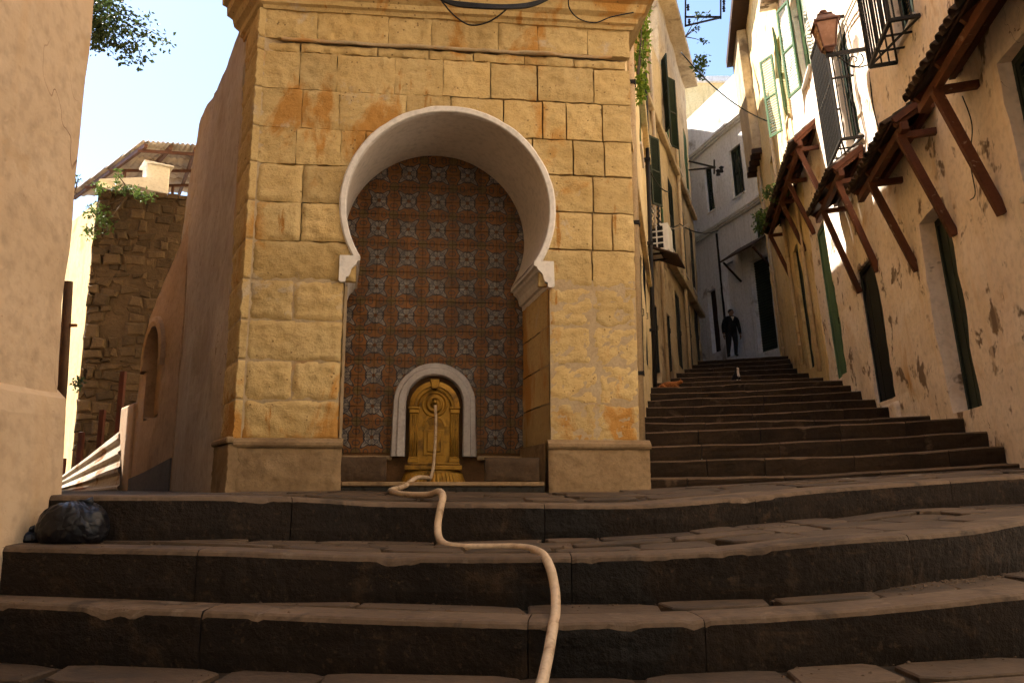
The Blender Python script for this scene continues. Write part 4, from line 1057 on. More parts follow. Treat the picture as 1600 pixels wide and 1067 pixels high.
# sunlit roof seen over its parapet
fr_ = empty('roof_terrace_house', T(10, 42, 10)); tag(fr_, 'sunlit pale rooftop showing over the white house parapet', 'house')
MB().box(-4, 4, -2, 6, -6, 12.1).build('wall', M['plaster_yellow'], fr_); MB().box(-4.2, 4.2, -2.2, 6.2, 12.1, 12.4).build('roof_edge', M['plaster_white'], fr_)

# ---- right-hand houses
rh1 = empty('pink_house', RW.M(-17, 0, 0)); tag(rh1, 'pinkish plastered house with peeling patches along the right of the steps', 'house'); X = lambda u: u + 17
h4 = [(X(-18.0), X(-16.9), -.46, 2.15), (X(-14.35), X(-13.0), .06, 2.5), (X(-10.9), X(-9.7), .95, 4.3), (X(-21.6), X(-20.15), 1.35, 2.75), (X(-18.2), X(-17.3), 4.55, 6.7), (X(-14.8), X(-13.8), 4.45, 6.6), (X(-11.8), X(-10.8), 7.4, 9.6)]
house_wall(rh1, X(-27), X(-8.9), -2.4, 10.6, h4, M['plaster_right'], step=.17, amp=.035, depth=.42)
MB().box(X(-26.95), X(-8.95), -6, -.42, -2.4, 10.6).build('rear_wall', M['plaster_right'], rh1)
plank_door(rh1, *h4[0], M['shutter_dark'], depth=.22, n=4); plank_door(rh1, *h4[1], M['door_dark'], depth=.06, n=4); plank_door(rh1, *h4[2], M['shutter'], depth=.05, n=3)
for h in h4[3:]: shuttered_window(rh1, *h, M['shutter_dark'] if h[2] < 7 else M['shutter'], depth=.14)
for s in (0, 1): louvre_shutter(rh1, M['shutter'], .5, 2.2, M_=T(X(-11.8) if s == 0 else X(-10.8), .05, 7.4) @ RZ(R(168 if s == 0 else 25)))
for (u_, z_, w_) in ((-13.75, -.35, .75), (-9.3, .4, .5)):         # worn door steps and footings
    mb = MB(); mb.box(X(u_) - w_, X(u_) + w_, -.05, .10, z_ - 1.2, z_ + .32); mb.build('footing', M['plaster_right'], rh1, bevel=.05)
MB().box(X(-27.1), X(-8.8), -6.2, .4, 10.6, 10.8).build('eave', M['plaster_right'], rh1, bevel=.02)
rh2 = empty('bright_house', RW.M(-5, 0, 0)); tag(rh2, 'sunlit yellow house with green shutters farther up the right side of the alley', 'house'); X2 = lambda u: u + 5
h5 = [(X2(-7.1), X2(-6.2), 1.65, 4.9), (X2(-8.6), X2(-7.7), 7.8, 10.0), (X2(-5.2), X2(-4.3), 6.6, 8.3)]
house_wall(rh2, X2(-8.9), X2(-.9), -1.0, 13.5, h5, M['plaster_yellow'], step=.22, amp=.03, depth=.4, seed=4)
MB().box(X2(-8.85), X2(-.95), -6, -.40, -1, 13.5).build('rear_wall', M['plaster_yellow'], rh2)
plank_door(rh2, *h5[0], M['shutter_dark'], depth=.1, n=3)
for h in h5[1:]: shuttered_window(rh2, *h, M['shutter'])
for s in (0, 1): louvre_shutter(rh2, M['shutter'], .45, 2.2, M_=T(X2(-8.6) if s == 0 else X2(-7.7), .05, 7.8) @ RZ(R(165 if s == 0 else 40)))
MB().box(X2(-3.2), X2(-.9), .0, .30, 9.3, 13.5).build('jetty', M['plaster_dim'], rh2, bevel=.03)
for k in range(5): MB().box(X2(-3.2 + k * .5), X2(-3.06 + k * .5), .0, .33, 9.14, 9.3).build('joist', M['wood_dark'], rh2)
MB().box(X2(-9), X2(-.8), -6.2, .5, 13.5, 13.75).build('eave', M['wood_dark'], rh2)
for u_, zb in ((-5.75, 1.9), (-8.2, 1.35), (-2.3, 2.4)):
    z1_ = 5.0 if u_ > -8 else 4.0
    pp = MB().tube([(X2(u_), .09, zb), (X2(u_), .09, zb + 1.6), (X2(u_), .08, z1_), (X2(u_), .08, 9.0)], .05, 10).build('downpipe', M['pipe'], rh2, smooth=True)
    for z in (zb + .5, zb + 1.6, zb + 3): MB().tube([(X2(u_), .09, z), (X2(u_), .09, z + .08)], .065, 10).build('collar', M['pipe'], pp)
# ---- invented house behind the viewpoint, added to bounce sunlight onto the fountain
bh = empty('bounce_house', T(3, -5.5, 0)); tag(bh, 'unseen plaster house added behind the viewpoint to bounce sunlight', 'house')
h6 = [(a, a + 1, z, z + 1.9) for a in (-5, -1.5, 2) for z in (1.2, 4.6, 8, 11.4)]
house_wall(bh, -8, 8, -.2, 15.5, h6, M['cream'], step=.6, amp=.03, depth=.3)
MB().box(-7.95, 7.95, -6, -.30, -.2, 15.5).build('rear_wall', M['cream'], bh)  # solid back of the added bounce house
for h in h6: shuttered_window(bh, *h, M['shutter'])

# ================================================================== tiled awnings on the right
random.seed(11)
def tile_row_mesh(L, r=.075, th=.012):
    mb = MB(); n = 7; out = []
    for s_, rr in ((0, 1.0), (1, .86)):
        y = -s_ * L
        for k in range(n + 1): a = math.pi * k / n; out.append((r * rr * math.cos(a), y, r * rr * math.sin(a)))
        for k in range(n + 1): a = math.pi * k / n; out.append(((r - th) * rr * math.cos(a), y, (r - th) * rr * math.sin(a)))
    m = n + 1; fs = []
    for k in range(n):
        fs += [(k, k + 1, 2 * m + k + 1, 2 * m + k), (m + k + 1, m + k, 3 * m + k, 3 * m + k + 1), (k, m + k, m + k + 1, k + 1), (2 * m + k + 1, 3 * m + k + 1, 3 * m + k, 2 * m + k)]
    o = MB().add(out, fs); me = o.build('tmp', M['tile_clay'], smooth=True); d = me.data; bpy.data.objects.remove(me); return d
TILE = tile_row_mesh(.36)
def awning(u0, u1, ze, p, rise, struts, label, drop=1.25, open_side=True):
    """local origin at the wall under the far end; x along wall, y out"""
    t = empty('tiled_awning', RW.M(u0, 0, ze)); tag(t, label, 'awning', 'tiled awnings on the right-hand wall'); L = u1 - u0
    slope = math.atan2(rise, p); Ls = math.hypot(rise, p) + .10
    A = Matrix.Translation((0, p + .08, -.02)) @ Matrix.Rotation(-slope, 4, 'X')       # roof plane: y backwards is uphill
    def rp(x, s, h=0): return A @ Vector((x, -s, h))
    nb = max(2, int(L / .22)); 
    for i in range(nb):
        a, b = L * i / nb, L * (i + 1) / nb
        MB().hexa([rp(a + .004, 0, .0), rp(b - .004, 0, .0), rp(b - .004, Ls + .04, .0), rp(a + .004, Ls + .04, .0), rp(a + .004, 0, .022), rp(b - .004, 0, .022), rp(b - .004, Ls + .04, .022), rp(a + .004, Ls + .04, .022)]).build('roof_board', M['wood_dark'], t)
    nc = int(L / .155); nr = max(2, math.ceil(Ls / .30))
    for i in range(nc):
        for r in range(nr):
            o = bpy.data.objects.new('roof_tile', TILE); link(o, t)
            q = rp(L * (i + .5) / nc + random.uniform(-.012, .012), r * (Ls - .06) / nr - .07 + random.uniform(-.015, .015), .026 + .012 * random.random())
            o.location = q; o.rotation_euler = (-slope + .03 + random.uniform(-.03, .03), random.uniform(-.05, .05), random.uniform(-.04, .04))
    MB().beam((-.06, p - .04, -.10), (L + .06, p - .04, -.10), .09, .11).build('front_beam', M['wood'], t, bevel=.006)
    MB().beam((-.02, .05, rise - .12), (L + .02, .05, rise - .12), .07, .09).build('wall_plate', M['wood'], t, bevel=.006)
    for x in [L * k / max(2, int(L / .7)) for k in range(max(2, int(L / .7)) + 1)]:
        x = min(max(x, .05), L - .05); MB().beam(rp(x, .02, -.04), rp(x, Ls - .02, -.04), .06, .075).build('rafter', M['wood'], t, bevel=.005)
    for su in struts:
        x = su - u0
        s_ = MB().beam((x, .01, -drop), (x, p - .02, -.17), .085, .10).build('strut', M['wood'], t, bevel=.008)
        MB().beam((x, .0, -.165), (x, p + .02, -.165), .085, .085).build('tie_beam', M['wood'], t, bevel=.008)
    mb = MB(); mb.v = [tuple(v) for v in (rp(-.03, .02, -.03), rp(-.03, Ls, -.03), rp(-.03, Ls, .05), rp(-.03, .02, .05), rp(-.001, .02, -.03), rp(-.001, Ls, -.03), rp(-.001, Ls, .05), rp(-.001, .02, .05))]
    for dx in (0, L + .031):
        m2 = MB().hexa([Vector(v) + Vector((dx, 0, 0)) for v in (mb.v[0], mb.v[4], mb.v[5], mb.v[1], mb.v[3], mb.v[7], mb.v[6], mb.v[2])]); m2.build('barge_board', M['wood'], t)
    return t
awning(-23.2, -19.1, 2.98, .44, .34, (-22.6, -19.6), 'nearest tiled awning with dark timber struts at the right edge', drop=1.62)
awning(-18.3, -15.8, 3.10, .44, .26, (-18.18, -16.55), 'second tiled awning above the peeling wall, with two red-brown struts', drop=1.52)
awning(-14.75, -12.35, 3.92, .44, .28, (-14.52, -13.02), 'third tiled awning, above the black doorway', drop=1.8)
awning(-11.6, -5.2, 5.85, .44, .34, (-11.45, -9.6, -8.2, -5.45), 'long weedy tiled awning farthest up the right-hand wall', drop=1.5)

# projecting iron window grilles
def grille(u0, u1, z0, z1, p, label):
    t = empty('window_grille', RW.M(u0, 0, z0)); tag(t, label, 'window grille', 'iron grilles on the right-hand wall'); L, H = u1 - u0, z1 - z0; m = M['iron']
    for z in (0, H): 
        for a, b in (((0, p), (L, p)), ((0, 0), (0, p)), ((L, 0), (L, p))): MB().beam((a[0], a[1], z), (b[0], b[1], z), .045, .045).build('rail', m, t)
    for z in (H * .5,):
        for a, b in (((0, p), (L, p)), ((0, 0), (0, p)), ((L, 0), (L, p))): MB().beam((a[0], a[1], z), (b[0], b[1], z), .02, .035).build('rail', m, t)
    n = int(L / .105)
    for i in range(n + 1): MB().tube([(L * i / n, p, 0), (L * i / n, p, H)], .014 if 0 < i < n else .022, 6).build('bar', m, t)
    for x in (0, L):
        for k in (1, 2, 3): MB().tube([(x, p * k / 3.6, 0), (x, p * k / 3.6, H)], .012, 6).build('bar', m, t)
    for a, b in (((0, p), (L, 0)), ((0, 0), (L, p)), ((L * .33, 0), (L * .33, p)), ((L * .66, 0), (L * .66, p))): MB().beam((*a, .002), (*b, .002), .03, .02).build('floor_bar', m, t)
    return t
grille(-18.35, -17.2, 4.42, 6.75, .36, 'upper iron window grille nearest the viewer, beside the street lamp')
grille(-14.95, -13.7, 4.34, 6.55, .36, 'lower iron window grille behind the street lamp bracket')

# street lamp
lp = empty('street_lamp', RW.M(-15.94, 0, 5.36)); tag(lp, 'brown metal lantern on a scrolled bracket on the right-hand wall', 'street lamp')
m = M['iron']; LO = .56
MB().beam((0, .0, 0), (0, LO + .06, 0), .05, .06).build('arm', m, lp, bevel=.004)
MB().box(-.05, .05, -.01, .025, -.30, .10).build('wall_plate', m, lp, bevel=.004)
pts = []
for k in range(26):
    a = k / 25 * 2.6 * math.pi; r = .15 * (1 - k / 25 * .82); pts.append((0, .22 + r * math.cos(a + 2.4), -.16 + r * math.sin(a + 2.4)))
MB().tube(pts, .010, 6).build('scroll', m, lp)
MB().tube([(0, .02, -.27), (0, .16, -.29), (0, .30, -.22), (0, .40, -.10), (0, .46, -.03)], .011, 6).build('scroll', m, lp)
lh = MB(); zb = .05
def frust(mb, r0, z0, r1, z1, mi=0):
    v = [(s * r0, LO + t * r0, z0) for s, t in ((-1, -1), (1, -1), (1, 1), (-1, 1))] + [(s * r1, LO + t * r1, z1) for s, t in ((-1, -1), (1, -1), (1, 1), (-1, 1))]; mb.hexa(v, mi)
b_ = MB(); frust(b_, .05, .03, .085, .10); frust(b_, .10, .101, .095, .125); bs = b_.build('lamp_base', M['copper'], lp, bevel=.004)
for s, t in ((-1, -1), (1, -1), (1, 1), (-1, 1)): MB().beam((s * .095, LO + t * .095, .125), (s * .165, LO + t * .165, .52), .018, .018).build('corner_bar', M['copper'], lp)
g_ = MB(); frust(g_, .088, .128, .155, .515); g_.build('glass', M['glass'], lp)
b_ = MB(); frust(b_, .195, .52, .19, .555); frust(b_, .165, .556, .105, .66); frust(b_, .115, .661, .11, .68); b_.build('lamp_roof', M['copper'], lp, bevel=.006)
b_ = MB(); b_.lathe([(0, .68), (.03, .68), (.025, .70), (.055, .72), (.065, .745), (.05, .77), (0, .785)], 14, T(0, LO, 0)); b_.build('finial', M['copper'], lp, smooth=True)
for s, t in ((-1, -1), (1, -1), (1, 1), (-1, 1)): MB().beam((s * .185, LO + t * .185, .46), (s * .185, LO + t * .185, .55), .02, .02).build('drip', M['copper'], lp)

# ================================================================== hose, bags, cables
def catmull(P, n=8):
    P = [Vector(p) for p in P]; out = []
    for i in range(len(P) - 1):
        p0, p1, p2, p3 = P[max(0, i - 1)], P[i], P[i + 1], P[min(len(P) - 1, i + 2)]
        for k in range(n):
            t = k / n; out.append(.5 * ((2 * p1) + (-p0 + p2) * t + (2 * p0 - 5 * p1 + 4 * p2 - p3) * t * t + (-p0 + 3 * p1 - 3 * p2 + p3) * t ** 3))
    return out + [P[-1]]
def thing_tube(name, pts, r, mat, label, cat, group=None, n=10):
    c0 = Vector(pts[0]); o = MB().tube([Vector(p) - c0 for p in pts], r, n).build(name, mat, smooth=True); o.location = c0; tag(o, label, cat, group); return o
sp = FF.P(cu, by + .13, 1.235 + .02)
def ff(x, y, v): u, z = FF.px(x, y, v); return FF.P(u, v, z)
hz = .02
path_ = [sp, ff(681, 650, by + .17), ff(680, 690, by + .19), ff(677, 730, by + .21), ff(672, 748, by + .30), FF.P(.12, -.30, .66), FF.P(.20, -.08, .655), FF.P(.27, .05, .60),
         Vector((-.76, 5.15, .575)), Vector((-.70, 4.75, .565)), Vector((-.60, 4.48, .552)), aty(668, 773, 4.25) + Vector((0, 0, .0)), aty(686, 768, 4.02), aty(692, 776, 3.88), aty(688, 795, 3.83), aty(684, 820, 3.80),
         aty(686, 840, 3.72), aty(697, 851, 3.62), aty(722, 855, 3.53), aty(775, 855, 3.48), aty(818, 856, 3.38), aty(845, 864, 3.16), aty(859, 885, 3.00), aty(867, 920, 2.93), aty(868, 955, 2.80), aty(863, 985, 2.62), aty(856, 1025, 2.52), aty(849, 1058, 2.40), aty(842, 1100, 2.2), Vector((.08, 1.6, .02)), Vector((.4, .9, .02))]
pts = catmull(path_, 8)
rr = [.0115 + .0058 * min(1, max(0, (i - 20) / 40)) for i in range(len(pts))]
hose = thing_tube('garden_hose', pts, rr, M['hose'], 'cream hose running from the brass spout down over the steps', 'hose', n=12)

MB().tube([FF.P(cu, by + .12, 1.262) - Vector(pts[0]), FF.P(cu, by + .165, 1.235) - Vector(pts[0])], [.020, .018], 10).build('coupling', M['brass'], hose, smooth=True)
def bag(name, label, loc, sx, sy, sz, seed):
    mb = MB(); nu, nv = 84, 44; top = []
    for j in range(nv + 1):
        ph = math.pi * j / nv
        for i in range(nu):
            a = 2 * math.pi * i / nu; d = Vector((math.cos(a) * math.sin(ph), math.sin(a) * math.sin(ph), -math.cos(ph)))
            r = 1 + .10 * nz(d.x * 1.4 + seed, d.y * 1.4, d.z * 1.4, 1) + .035 * abs(math.sin(a * 7 + 5 * nz(d.x * 2, d.y * 2, d.z * 2 + seed, 1))) * (.3 + max(0, d.z)) + .05 * abs(nz(d.x * 3 + 3, d.y * 3 + seed, d.z * 3, 1)) - .10 * max(0, d.z - .75)
            p = Vector((d.x * r * sx, d.y * r * sy, d.z * r * sz)); p.z = max(p.z, -sz * .62); mb.v.append((p.x, p.y, p.z + sz * .62))
    for j in range(nv):
        for i in range(nu): mb.f.append((j * nu + i, j * nu + (i + 1) % nu, (j + 1) * nu + (i + 1) % nu, (j + 1) * nu + i)); mb.m.append(0)
    o = mb.build(name, M['bag'], smooth=True); o.location = loc; tag(o, label, 'bag')
    k = MB(); k.tube([(.02, 0, sz * 1.45), (.045, 0, sz * 1.58), (.065, .01, sz * 1.60)], [.028, .012, .022], 10); k.build('knot', M['bag'], o, smooth=True)
    return o
p = aty(112, 845, 3.22); bag('rubbish_bag', 'black plastic rubbish bag sitting on the middle step', (p.x, p.y, .376), .138, .10, .098, 3)
p = aty(28, 840, 3.22); bag('rubbish_bag', 'flat black scrap of bag tucked against the left wall', (p.x - .02, p.y + .02, .374), .10, .05, .03, 9)

def sag(a, b, s, n=16): a, b = Vector(a), Vector(b); return [a.lerp(b, k / n) - Vector((0, 0, s * 4 * (k / n) * (1 - k / n))) for k in range(n + 1)]
for k in range(4):
    cp = [ff(668, -14, .22), ff(700, 1 + k * 1.5, .23), ff(735, 6 + k * 2, .23), ff(790, 9 + k * 1.6, .23 + .01 * k), ff(835, 4 + k * 1.6, .23), ff(880, -14, .22)]
    thing_tube('cable', catmull(cp), .009, M['cable'], ('lowest black cable of the bundle sagging across the fountain cornice', 'second lowest black cable of the bundle across the cornice', 'third black cable of the bundle across the cornice', 'topmost black cable of the bundle across the cornice')[3 - k], 'cable', 'bundled cables over the cornice', 6)
thing_tube('cable', catmull([ff(690, 2, .23), ff(705, 20, .20), ff(722, 34, .17), ff(738, 40, .16), ff(760, 36, .17), ff(778, 26, .20), ff(795, 12, .23)]), .006, M['cable'], 'thin loose cable loop hanging below the cornice bundle', 'cable', n=6)
thing_tube('cable', catmull([ff(888, -6, .22), ff(890, 14, .20), ff(905, 30, .17), ff(930, 36, .16), ff(955, 27, .19), ff(990, 20, .22)]), .005, M['cable'], 'thin cable drooping at the right end of the cornice', 'cable', n=6)
thing_tube('cable', sag(aty(1064, 82, 21), aty(1250, 200, 21), .55, 20), .018, M['cable'], 'black overhead wire sagging between the two sides of the alley', 'cable', n=6)
u, z = RW.px(1362, 112); thing_tube('cable', catmull([RW.P(u, .03, z), RW.P(u + .12, .03, z - .5), RW.P(u - .02, .03, z - 1.0), RW.P(u - .45, .03, z - 1.35)]), .010, M['cable'], 'black cable running down the wall below the upper grille', 'cable', n=6)
for i, pp in enumerate(([(1338, 0), (1318, 45), (1305, 95)], [(1343, 0), (1323, 45), (1312, 95)])):
    thing_tube('cable', catmull([RW.P(*(lambda q: (q[0], .05, q[1]))(RW.px(x, y))) for x, y in pp]), .014, M['cable_pale'], ('left pale cable pinned to the wall above the street lamp', 'right pale cable pinned to the wall above the street lamp')[i], 'cable', 'pale cables above the lamp', 6)
thing_tube('cable', catmull([RW.P(*(lambda q: (q[0], .04, q[1]))(RW.px(x, y))) for x, y in ((1510, 150), (1525, 195), (1522, 250), (1530, 300), (1522, 312))]), .007, M['cable'], 'thin cable hanging down the peeling wall beside the nearest strut', 'cable', n=6)
# electric bracket on the roof edge, insulators
eb = empty('wire_bracket', T(*aty(1071, 10, 24))); tag(eb, 'black iron wire bracket with insulators above the shuttered house', 'wire bracket')
o0 = aty(1071, 10, 24)
for a, b in (((1071, 27), (1126, 27)), ((1126, -6), (1126, 30)), ((1071, 41), (1126, 28)), ((1071, 0), (1071, 42))): MB().beam(aty(*a, 24) - o0, aty(*b, 24) - o0, .05, .05).build('arm', M['iron'], eb)
for x, y in ((1075, 12), (1077, 35), (1131, 3), (1131, 14)): MB().lathe([(0, -.1), (.05, -.1), (.03, -.03), (.06, 0), (.03, .05), (.05, .09), (0, .1)], 8, T(*(aty(x, y, 24) - o0))).build('insulator', M['iron'], eb)
# second bracket on the corner in front of the white house
wb = empty('cable_bracket', T(*aty(1100, 262, 26))); o0 = aty(1100, 262, 26); tag(wb, 'small black cable bracket on the corner before the white house', 'wire bracket')
for a, b in (((1076, 252), (1118, 262)), ((1076, 266), (1118, 262)), ((1116, 250), (1116, 272))): MB().beam(aty(*a, 26) - o0, aty(*b, 26) - o0, .05, .05).build('arm', M['iron'], wb)
for x, y in ((1122, 269), (1127, 264)): MB().lathe([(0, -.12), (.08, -.12), (.05, 0), (.09, .05), (0, .12)], 8, T(*(aty(x, y, 26) - o0))).build('insulator', M['iron'], wb)

# air conditioner on the left
ap = aty(1046, 398, 18.9)
ac = empty('air_conditioner', L2.M(0, 0, 0)); ac.matrix_world = T(ap.x, ap.y, ap.z) @ L2.M(0, 0, 0).to_3x3().to_4x4(); tag(ac, 'small cream air conditioner box high on the left alley wall', 'air conditioner')
MB().box(-.36, .32, -.55, .05, .02, .72).build('casing', M['white_metal'], ac, bevel=.02)
f_ = MB()
for k in range(3): f_.box(.325, .345, -.42 + k * .17, -.39 + k * .17, .06, .68)
for k in range(5): f_.box(.325, .346, -.42, -.05, .06 + k * .148, .09 + k * .148)
f_.build('grille', M['white_metal'], ac); MB().box(.320, .327, -.41, -.06, .07, .67).build('vent', M['dark'], ac)
for x in (-.28, .26): MB().beam((x, -.7, -.02), (x, .02, -.02), .04, .04).build('bracket', M['iron'], ac)
for k, ((x0, y0), (x1, y1), dpt) in enumerate((((1018, 330), (1060, 352), 18.2), ((1008, 250), (1044, 300), 17.4), ((1030, 345), (1075, 350), 19.5), ((1062, 350), (1122, 360), 22.5))):
    thing_tube('cable', sag(aty(x0, y0, dpt), aty(x1, y1, dpt + 1.5), .18), .016, M['cable'] if k != 2 else M['cable_pale'], ('black cable slung above the air conditioner', 'black cable on the yellow wall near the fountain', 'pale cable crossing just above the air conditioner', 'black cable reaching from the left houses to the white house')[k], 'cable', n=6)
for k, x in enumerate((1018, 1024, 1030)):
    thing_tube('cable_coil', [aty(x - 2 * (i % 2), 322 + i * 4, 17.8) for i in range(9)], .03, M['cable_pale'] if k == 1 else M['cable'], ('tangled black cable left of the air conditioner', 'pale flexible conduit beside the air conditioner', 'black cable just above the air conditioner')[k], 'cable', n=6)

# ================================================================== plants
random.seed(3)
def leaves(mb, c, rad, n, size, flat=1.0, droop=0.0):
    c = Vector(c)
    for _ in range(n):
        d = Vector((random.gauss(0, 1), random.gauss(0, 1), random.gauss(0, 1))).normalized() * random.random() ** .45
        p = c + Vector((d.x * rad[0], d.y * rad[1], d.z * rad[2])); s = size * random.uniform(.6, 1.3)
        a = Vector((random.gauss(0, 1), random.gauss(0, 1), random.gauss(0, 1) - droop)).normalized(); b = a.cross(Vector((random.gauss(0, 1), random.gauss(0, 1), random.gauss(0, 1)))).normalized()
        k = len(mb.v); nrm_ = a.cross(b) * s * .15
        mb.v += [tuple(p), tuple(p + a * s * .5 + b * s * .28 + nrm_), tuple(p + a * s), tuple(p + a * s * .5 - b * s * .28 + nrm_)]; mb.f.append((k, k + 1, k + 2, k + 3)); mb.m.append(0)
def plant(name, label, cat, base, blobs, mat, size, stems=None):
    t = empty(name, T(*base)); tag(t, label, cat); base = Vector(base); mb = MB()
    for c, r, n in blobs: leaves(mb, Vector(c) - base, r, n, size, droop=.4)
    mb.build('foliage', mat, t, fix=False)
    st = MB()
    for c, r, n in (stems or blobs):
        e = Vector(c) - base; st.tube([(0, 0, 0), e * .5 + Vector((.02, .01, .03)), e], [.02, .012, .006], 5)
    st.build('stem', M['bark'], t); return t
# tree whose branch hangs over the left wall
tb = Vector((-8.2, 12.9, .5)); tree = empty('tree', T(*tb)); tag(tree, 'dark leafy tree branch hanging into the sky beside the left wall', 'tree')
st = MB(); mb = MB(); crown0 = aty(60, -40, 12.4) - tb
st.tube([(0, 0, 0), (.1, .05, 2.5), (.0, .1, 4.6), crown0], [.16, .13, .10, .05], 9)
tips = []
for (x, y, dpt_) in ((150, 10, 8.0), (165, 45, 7.9), (185, 22, 8.1), (205, 55, 8.0), (225, 30, 8.1), (240, 65, 8.0), (200, 85, 7.9), (160, 60, 7.8), (145, 30, 7.8), (140, 55, 7.9), (175, -15, 8.2), (258, 62, 8.0), (215, 78, 7.9), (120, 10, 8.2), (100, -30, 8.4)):
    e = aty(x, y, dpt_ * 1.45) - tb; st.tube([crown0, crown0.lerp(e, .5) + Vector((0, 0, .06)), e], [.03, .014, .004], 5); tips.append((e, x))
st.build('trunk', M['bark'], tree, smooth=True)
for e, x in tips:
    near = max(0, 1 - (x - 120) / 110); leaves(mb, e, (.2 + .15 * near, .3, .19 + .15 * near), int(26 + 220 * near), .085)
    for k in range(5): leaves(mb, crown0.lerp(e, .55 + .09 * k), (.10, .12, .10), int(5 + 14 * near), .08)
mb.build('crown', M['leaf'], tree, fix=False)
b = aty(200, 306, 12.55)
plant('wall_shrub', 'green shrub trailing from the top of the ruined house wall', 'shrub', b, [(aty(150, 330, 12.4), (.20, .12, .18), 120), (aty(165, 350, 12.4), (.15, .1, .18), 90), (aty(195, 296, 12.5), (.3, .2, .07), 130), (aty(225, 305, 12.5), (.2, .2, .08), 90), (aty(155, 295, 12.5), (.12, .1, .14), 70), (aty(185, 275, 12.5), (.06, .06, .14), 30), (aty(140, 362, 12.4), (.12, .1, .15), 60)], M['leaf_mid'], .07)
plant('wall_tuft', 'small dark tuft growing low on the ruined house corner', 'plant', aty(122, 600, 12.2), [(aty(122, 598, 12.1), (.08, .06, .13), 80)], M['leaf'], .06)
plant('roof_weed', 'sparse weed against the sky at the left end of the canopy roof', 'plant', aty(112, 310, 12.6), [(aty(115, 284, 12.6), (.07, .05, .08), 22), (aty(122, 278, 12.6), (.08, .05, .06), 14)], M['leaf'], .05)
b = aty(996, 120, 11)
plant('hanging_vine', 'bright yellow-green vine hanging on the yellow wall beside the cornice', 'vine', b, [(aty(1003, 20, 12), (.14, .2, .30), 120), (aty(1006, 60, 12), (.12, .2, .30), 150), (aty(999, 95, 11.5), (.12, .2, .2), 110), (aty(1001, 140, 11), (.08, .15, .22), 90), (aty(1003, 125, 11), (.08, .12, .2), 60)], M['leaf_bright'], .09)
plant('eave_weed', 'weed tuft sprouting from the eave of the shuttered house', 'plant', aty(1090, 108, 25), [(aty(1093, 100, 25), (.28, .25, .30), 130), (aty(1097, 92, 25), (.35, .2, .35), 24), (aty(1095, 116, 25), (.15, .2, .25), 50)], M['leaf_mid'], .14)
plant('sky_twig', 'loose leafy twig against the sky beside the wire bracket', 'plant', aty(1071, 58, 24), [(aty(1100, 66, 24), (.25, .1, .12), 26), (aty(1090, 24, 24), (.2, .1, .1), 22), (aty(1106, 23, 24), (.12, .1, .08), 12), (aty(1088, 46, 24), (.12, .1, .08), 10)], M['leaf'], .13)
for k, (x, y, u_) in enumerate(((1208, 290, -6.1), (1222, 262, -8.0), (1199, 330, -5.4))):
    q = RW.P(u_, .5, 5.95); plant('awning_weed', ('green weed tuft on the far awning, middle of three', 'green weed tuft on the far awning, nearest of three', 'green weed tuft at the far end of the long awning')[k], 'plant', q, [(q + Vector((0, 0, .12)), (.45, .45, .16), 190), (q + Vector((-.15, -.2, .0)), (.3, .2, .25), 90)], M['leaf_mid'], .10)

# ================================================================== people and animals
def skinned(name, joints, edges, root, mats, matfn, parent=None, sub=2):
    me = bpy.data.meshes.new(name); me.from_pydata([j[0] for j in joints], edges, []); me.update()
    o = bpy.data.objects.new(name, me); COL.objects.link(o)
    sk = o.modifiers.new('skin', 'SKIN'); sk.use_smooth_shade = True
    for v, j in zip(me.skin_vertices[0].data, joints): r = j[1]; v.radius = r if isinstance(r, tuple) else (r, r); v.use_root = False
    me.skin_vertices[0].data[root].use_root = True
    ss = o.modifiers.new('sub', 'SUBSURF'); ss.levels = ss.render_levels = sub
    bpy.context.view_layer.update(); ev = o.evaluated_get(bpy.context.evaluated_depsgraph_get()); nm = bpy.data.meshes.new_from_object(ev)
    COL.objects.unlink(o); bpy.data.objects.remove(o)
    nm.materials.clear()
    for m_ in mats: nm.materials.append(m_)
    for p_ in nm.polygons: p_.material_index = matfn(p_.center); p_.use_smooth = True
    r = bpy.data.objects.new(name, nm); link(r, parent); return r
# a man in dark clothes coming down, about 1.7 m (body faces -y)
J = [((0, 0, .92), (.15, .12)), ((0, .0, 1.12), (.16, .12)), ((0, -.01, 1.32), (.185, .125)), ((0, 0, 1.43), (.12, .09)), ((0, -.01, 1.50), .058), ((0, -.03, 1.58), (.080, .092)), ((0, -.03, 1.66), (.074, .088)), ((0, -.02, 1.70), .045),
     ((.19, 0, 1.39), .078), ((.255, .02, 1.12), .066), ((.265, -.04, .88), .050), ((.262, -.06, .80), .034), ((-.19, 0, 1.39), .078), ((-.255, .03, 1.12), .066), ((-.262, .0, .88), .050), ((-.262, -.01, .80), .034),
     ((.09, 0, .86), .105), ((.10, -.06, .50), .075), ((.10, -.03, .10), .052), ((.105, -.14, .035), .038), ((-.09, 0, .86), .105), ((-.10, .0, .50), .075), ((-.105, .07, .11), .052), ((-.11, -.04, .035), .038)]
E_ = [(0, 1), (1, 2), (2, 3), (3, 4), (4, 5), (5, 6), (6, 7), (3, 8), (8, 9), (9, 10), (10, 11), (3, 12), (12, 13), (13, 14), (14, 15), (0, 16), (16, 17), (17, 18), (18, 19), (0, 20), (20, 21), (21, 22), (22, 23)]
def pm(c):
    if c.z > 1.49: return 2
    if abs(c.x) > .2 and c.z < .86: return 2
    if c.z < .86: return 1
    return 0
pos = aty(1145, 558, 27.2); per = empty('person', T(pos.x, pos.y, alley_z(pos.x, pos.y) if False else pos.z) @ RZ(R(8)) @ Matrix.Diagonal((1.10, 1.15, .97, 1))); tag(per, 'person in dark jacket and trousers walking down at the top of the alley', 'person')
body = skinned('body', J, E_, 0, [M['cloth'], M['trouser'], M['skin']], pm, per)
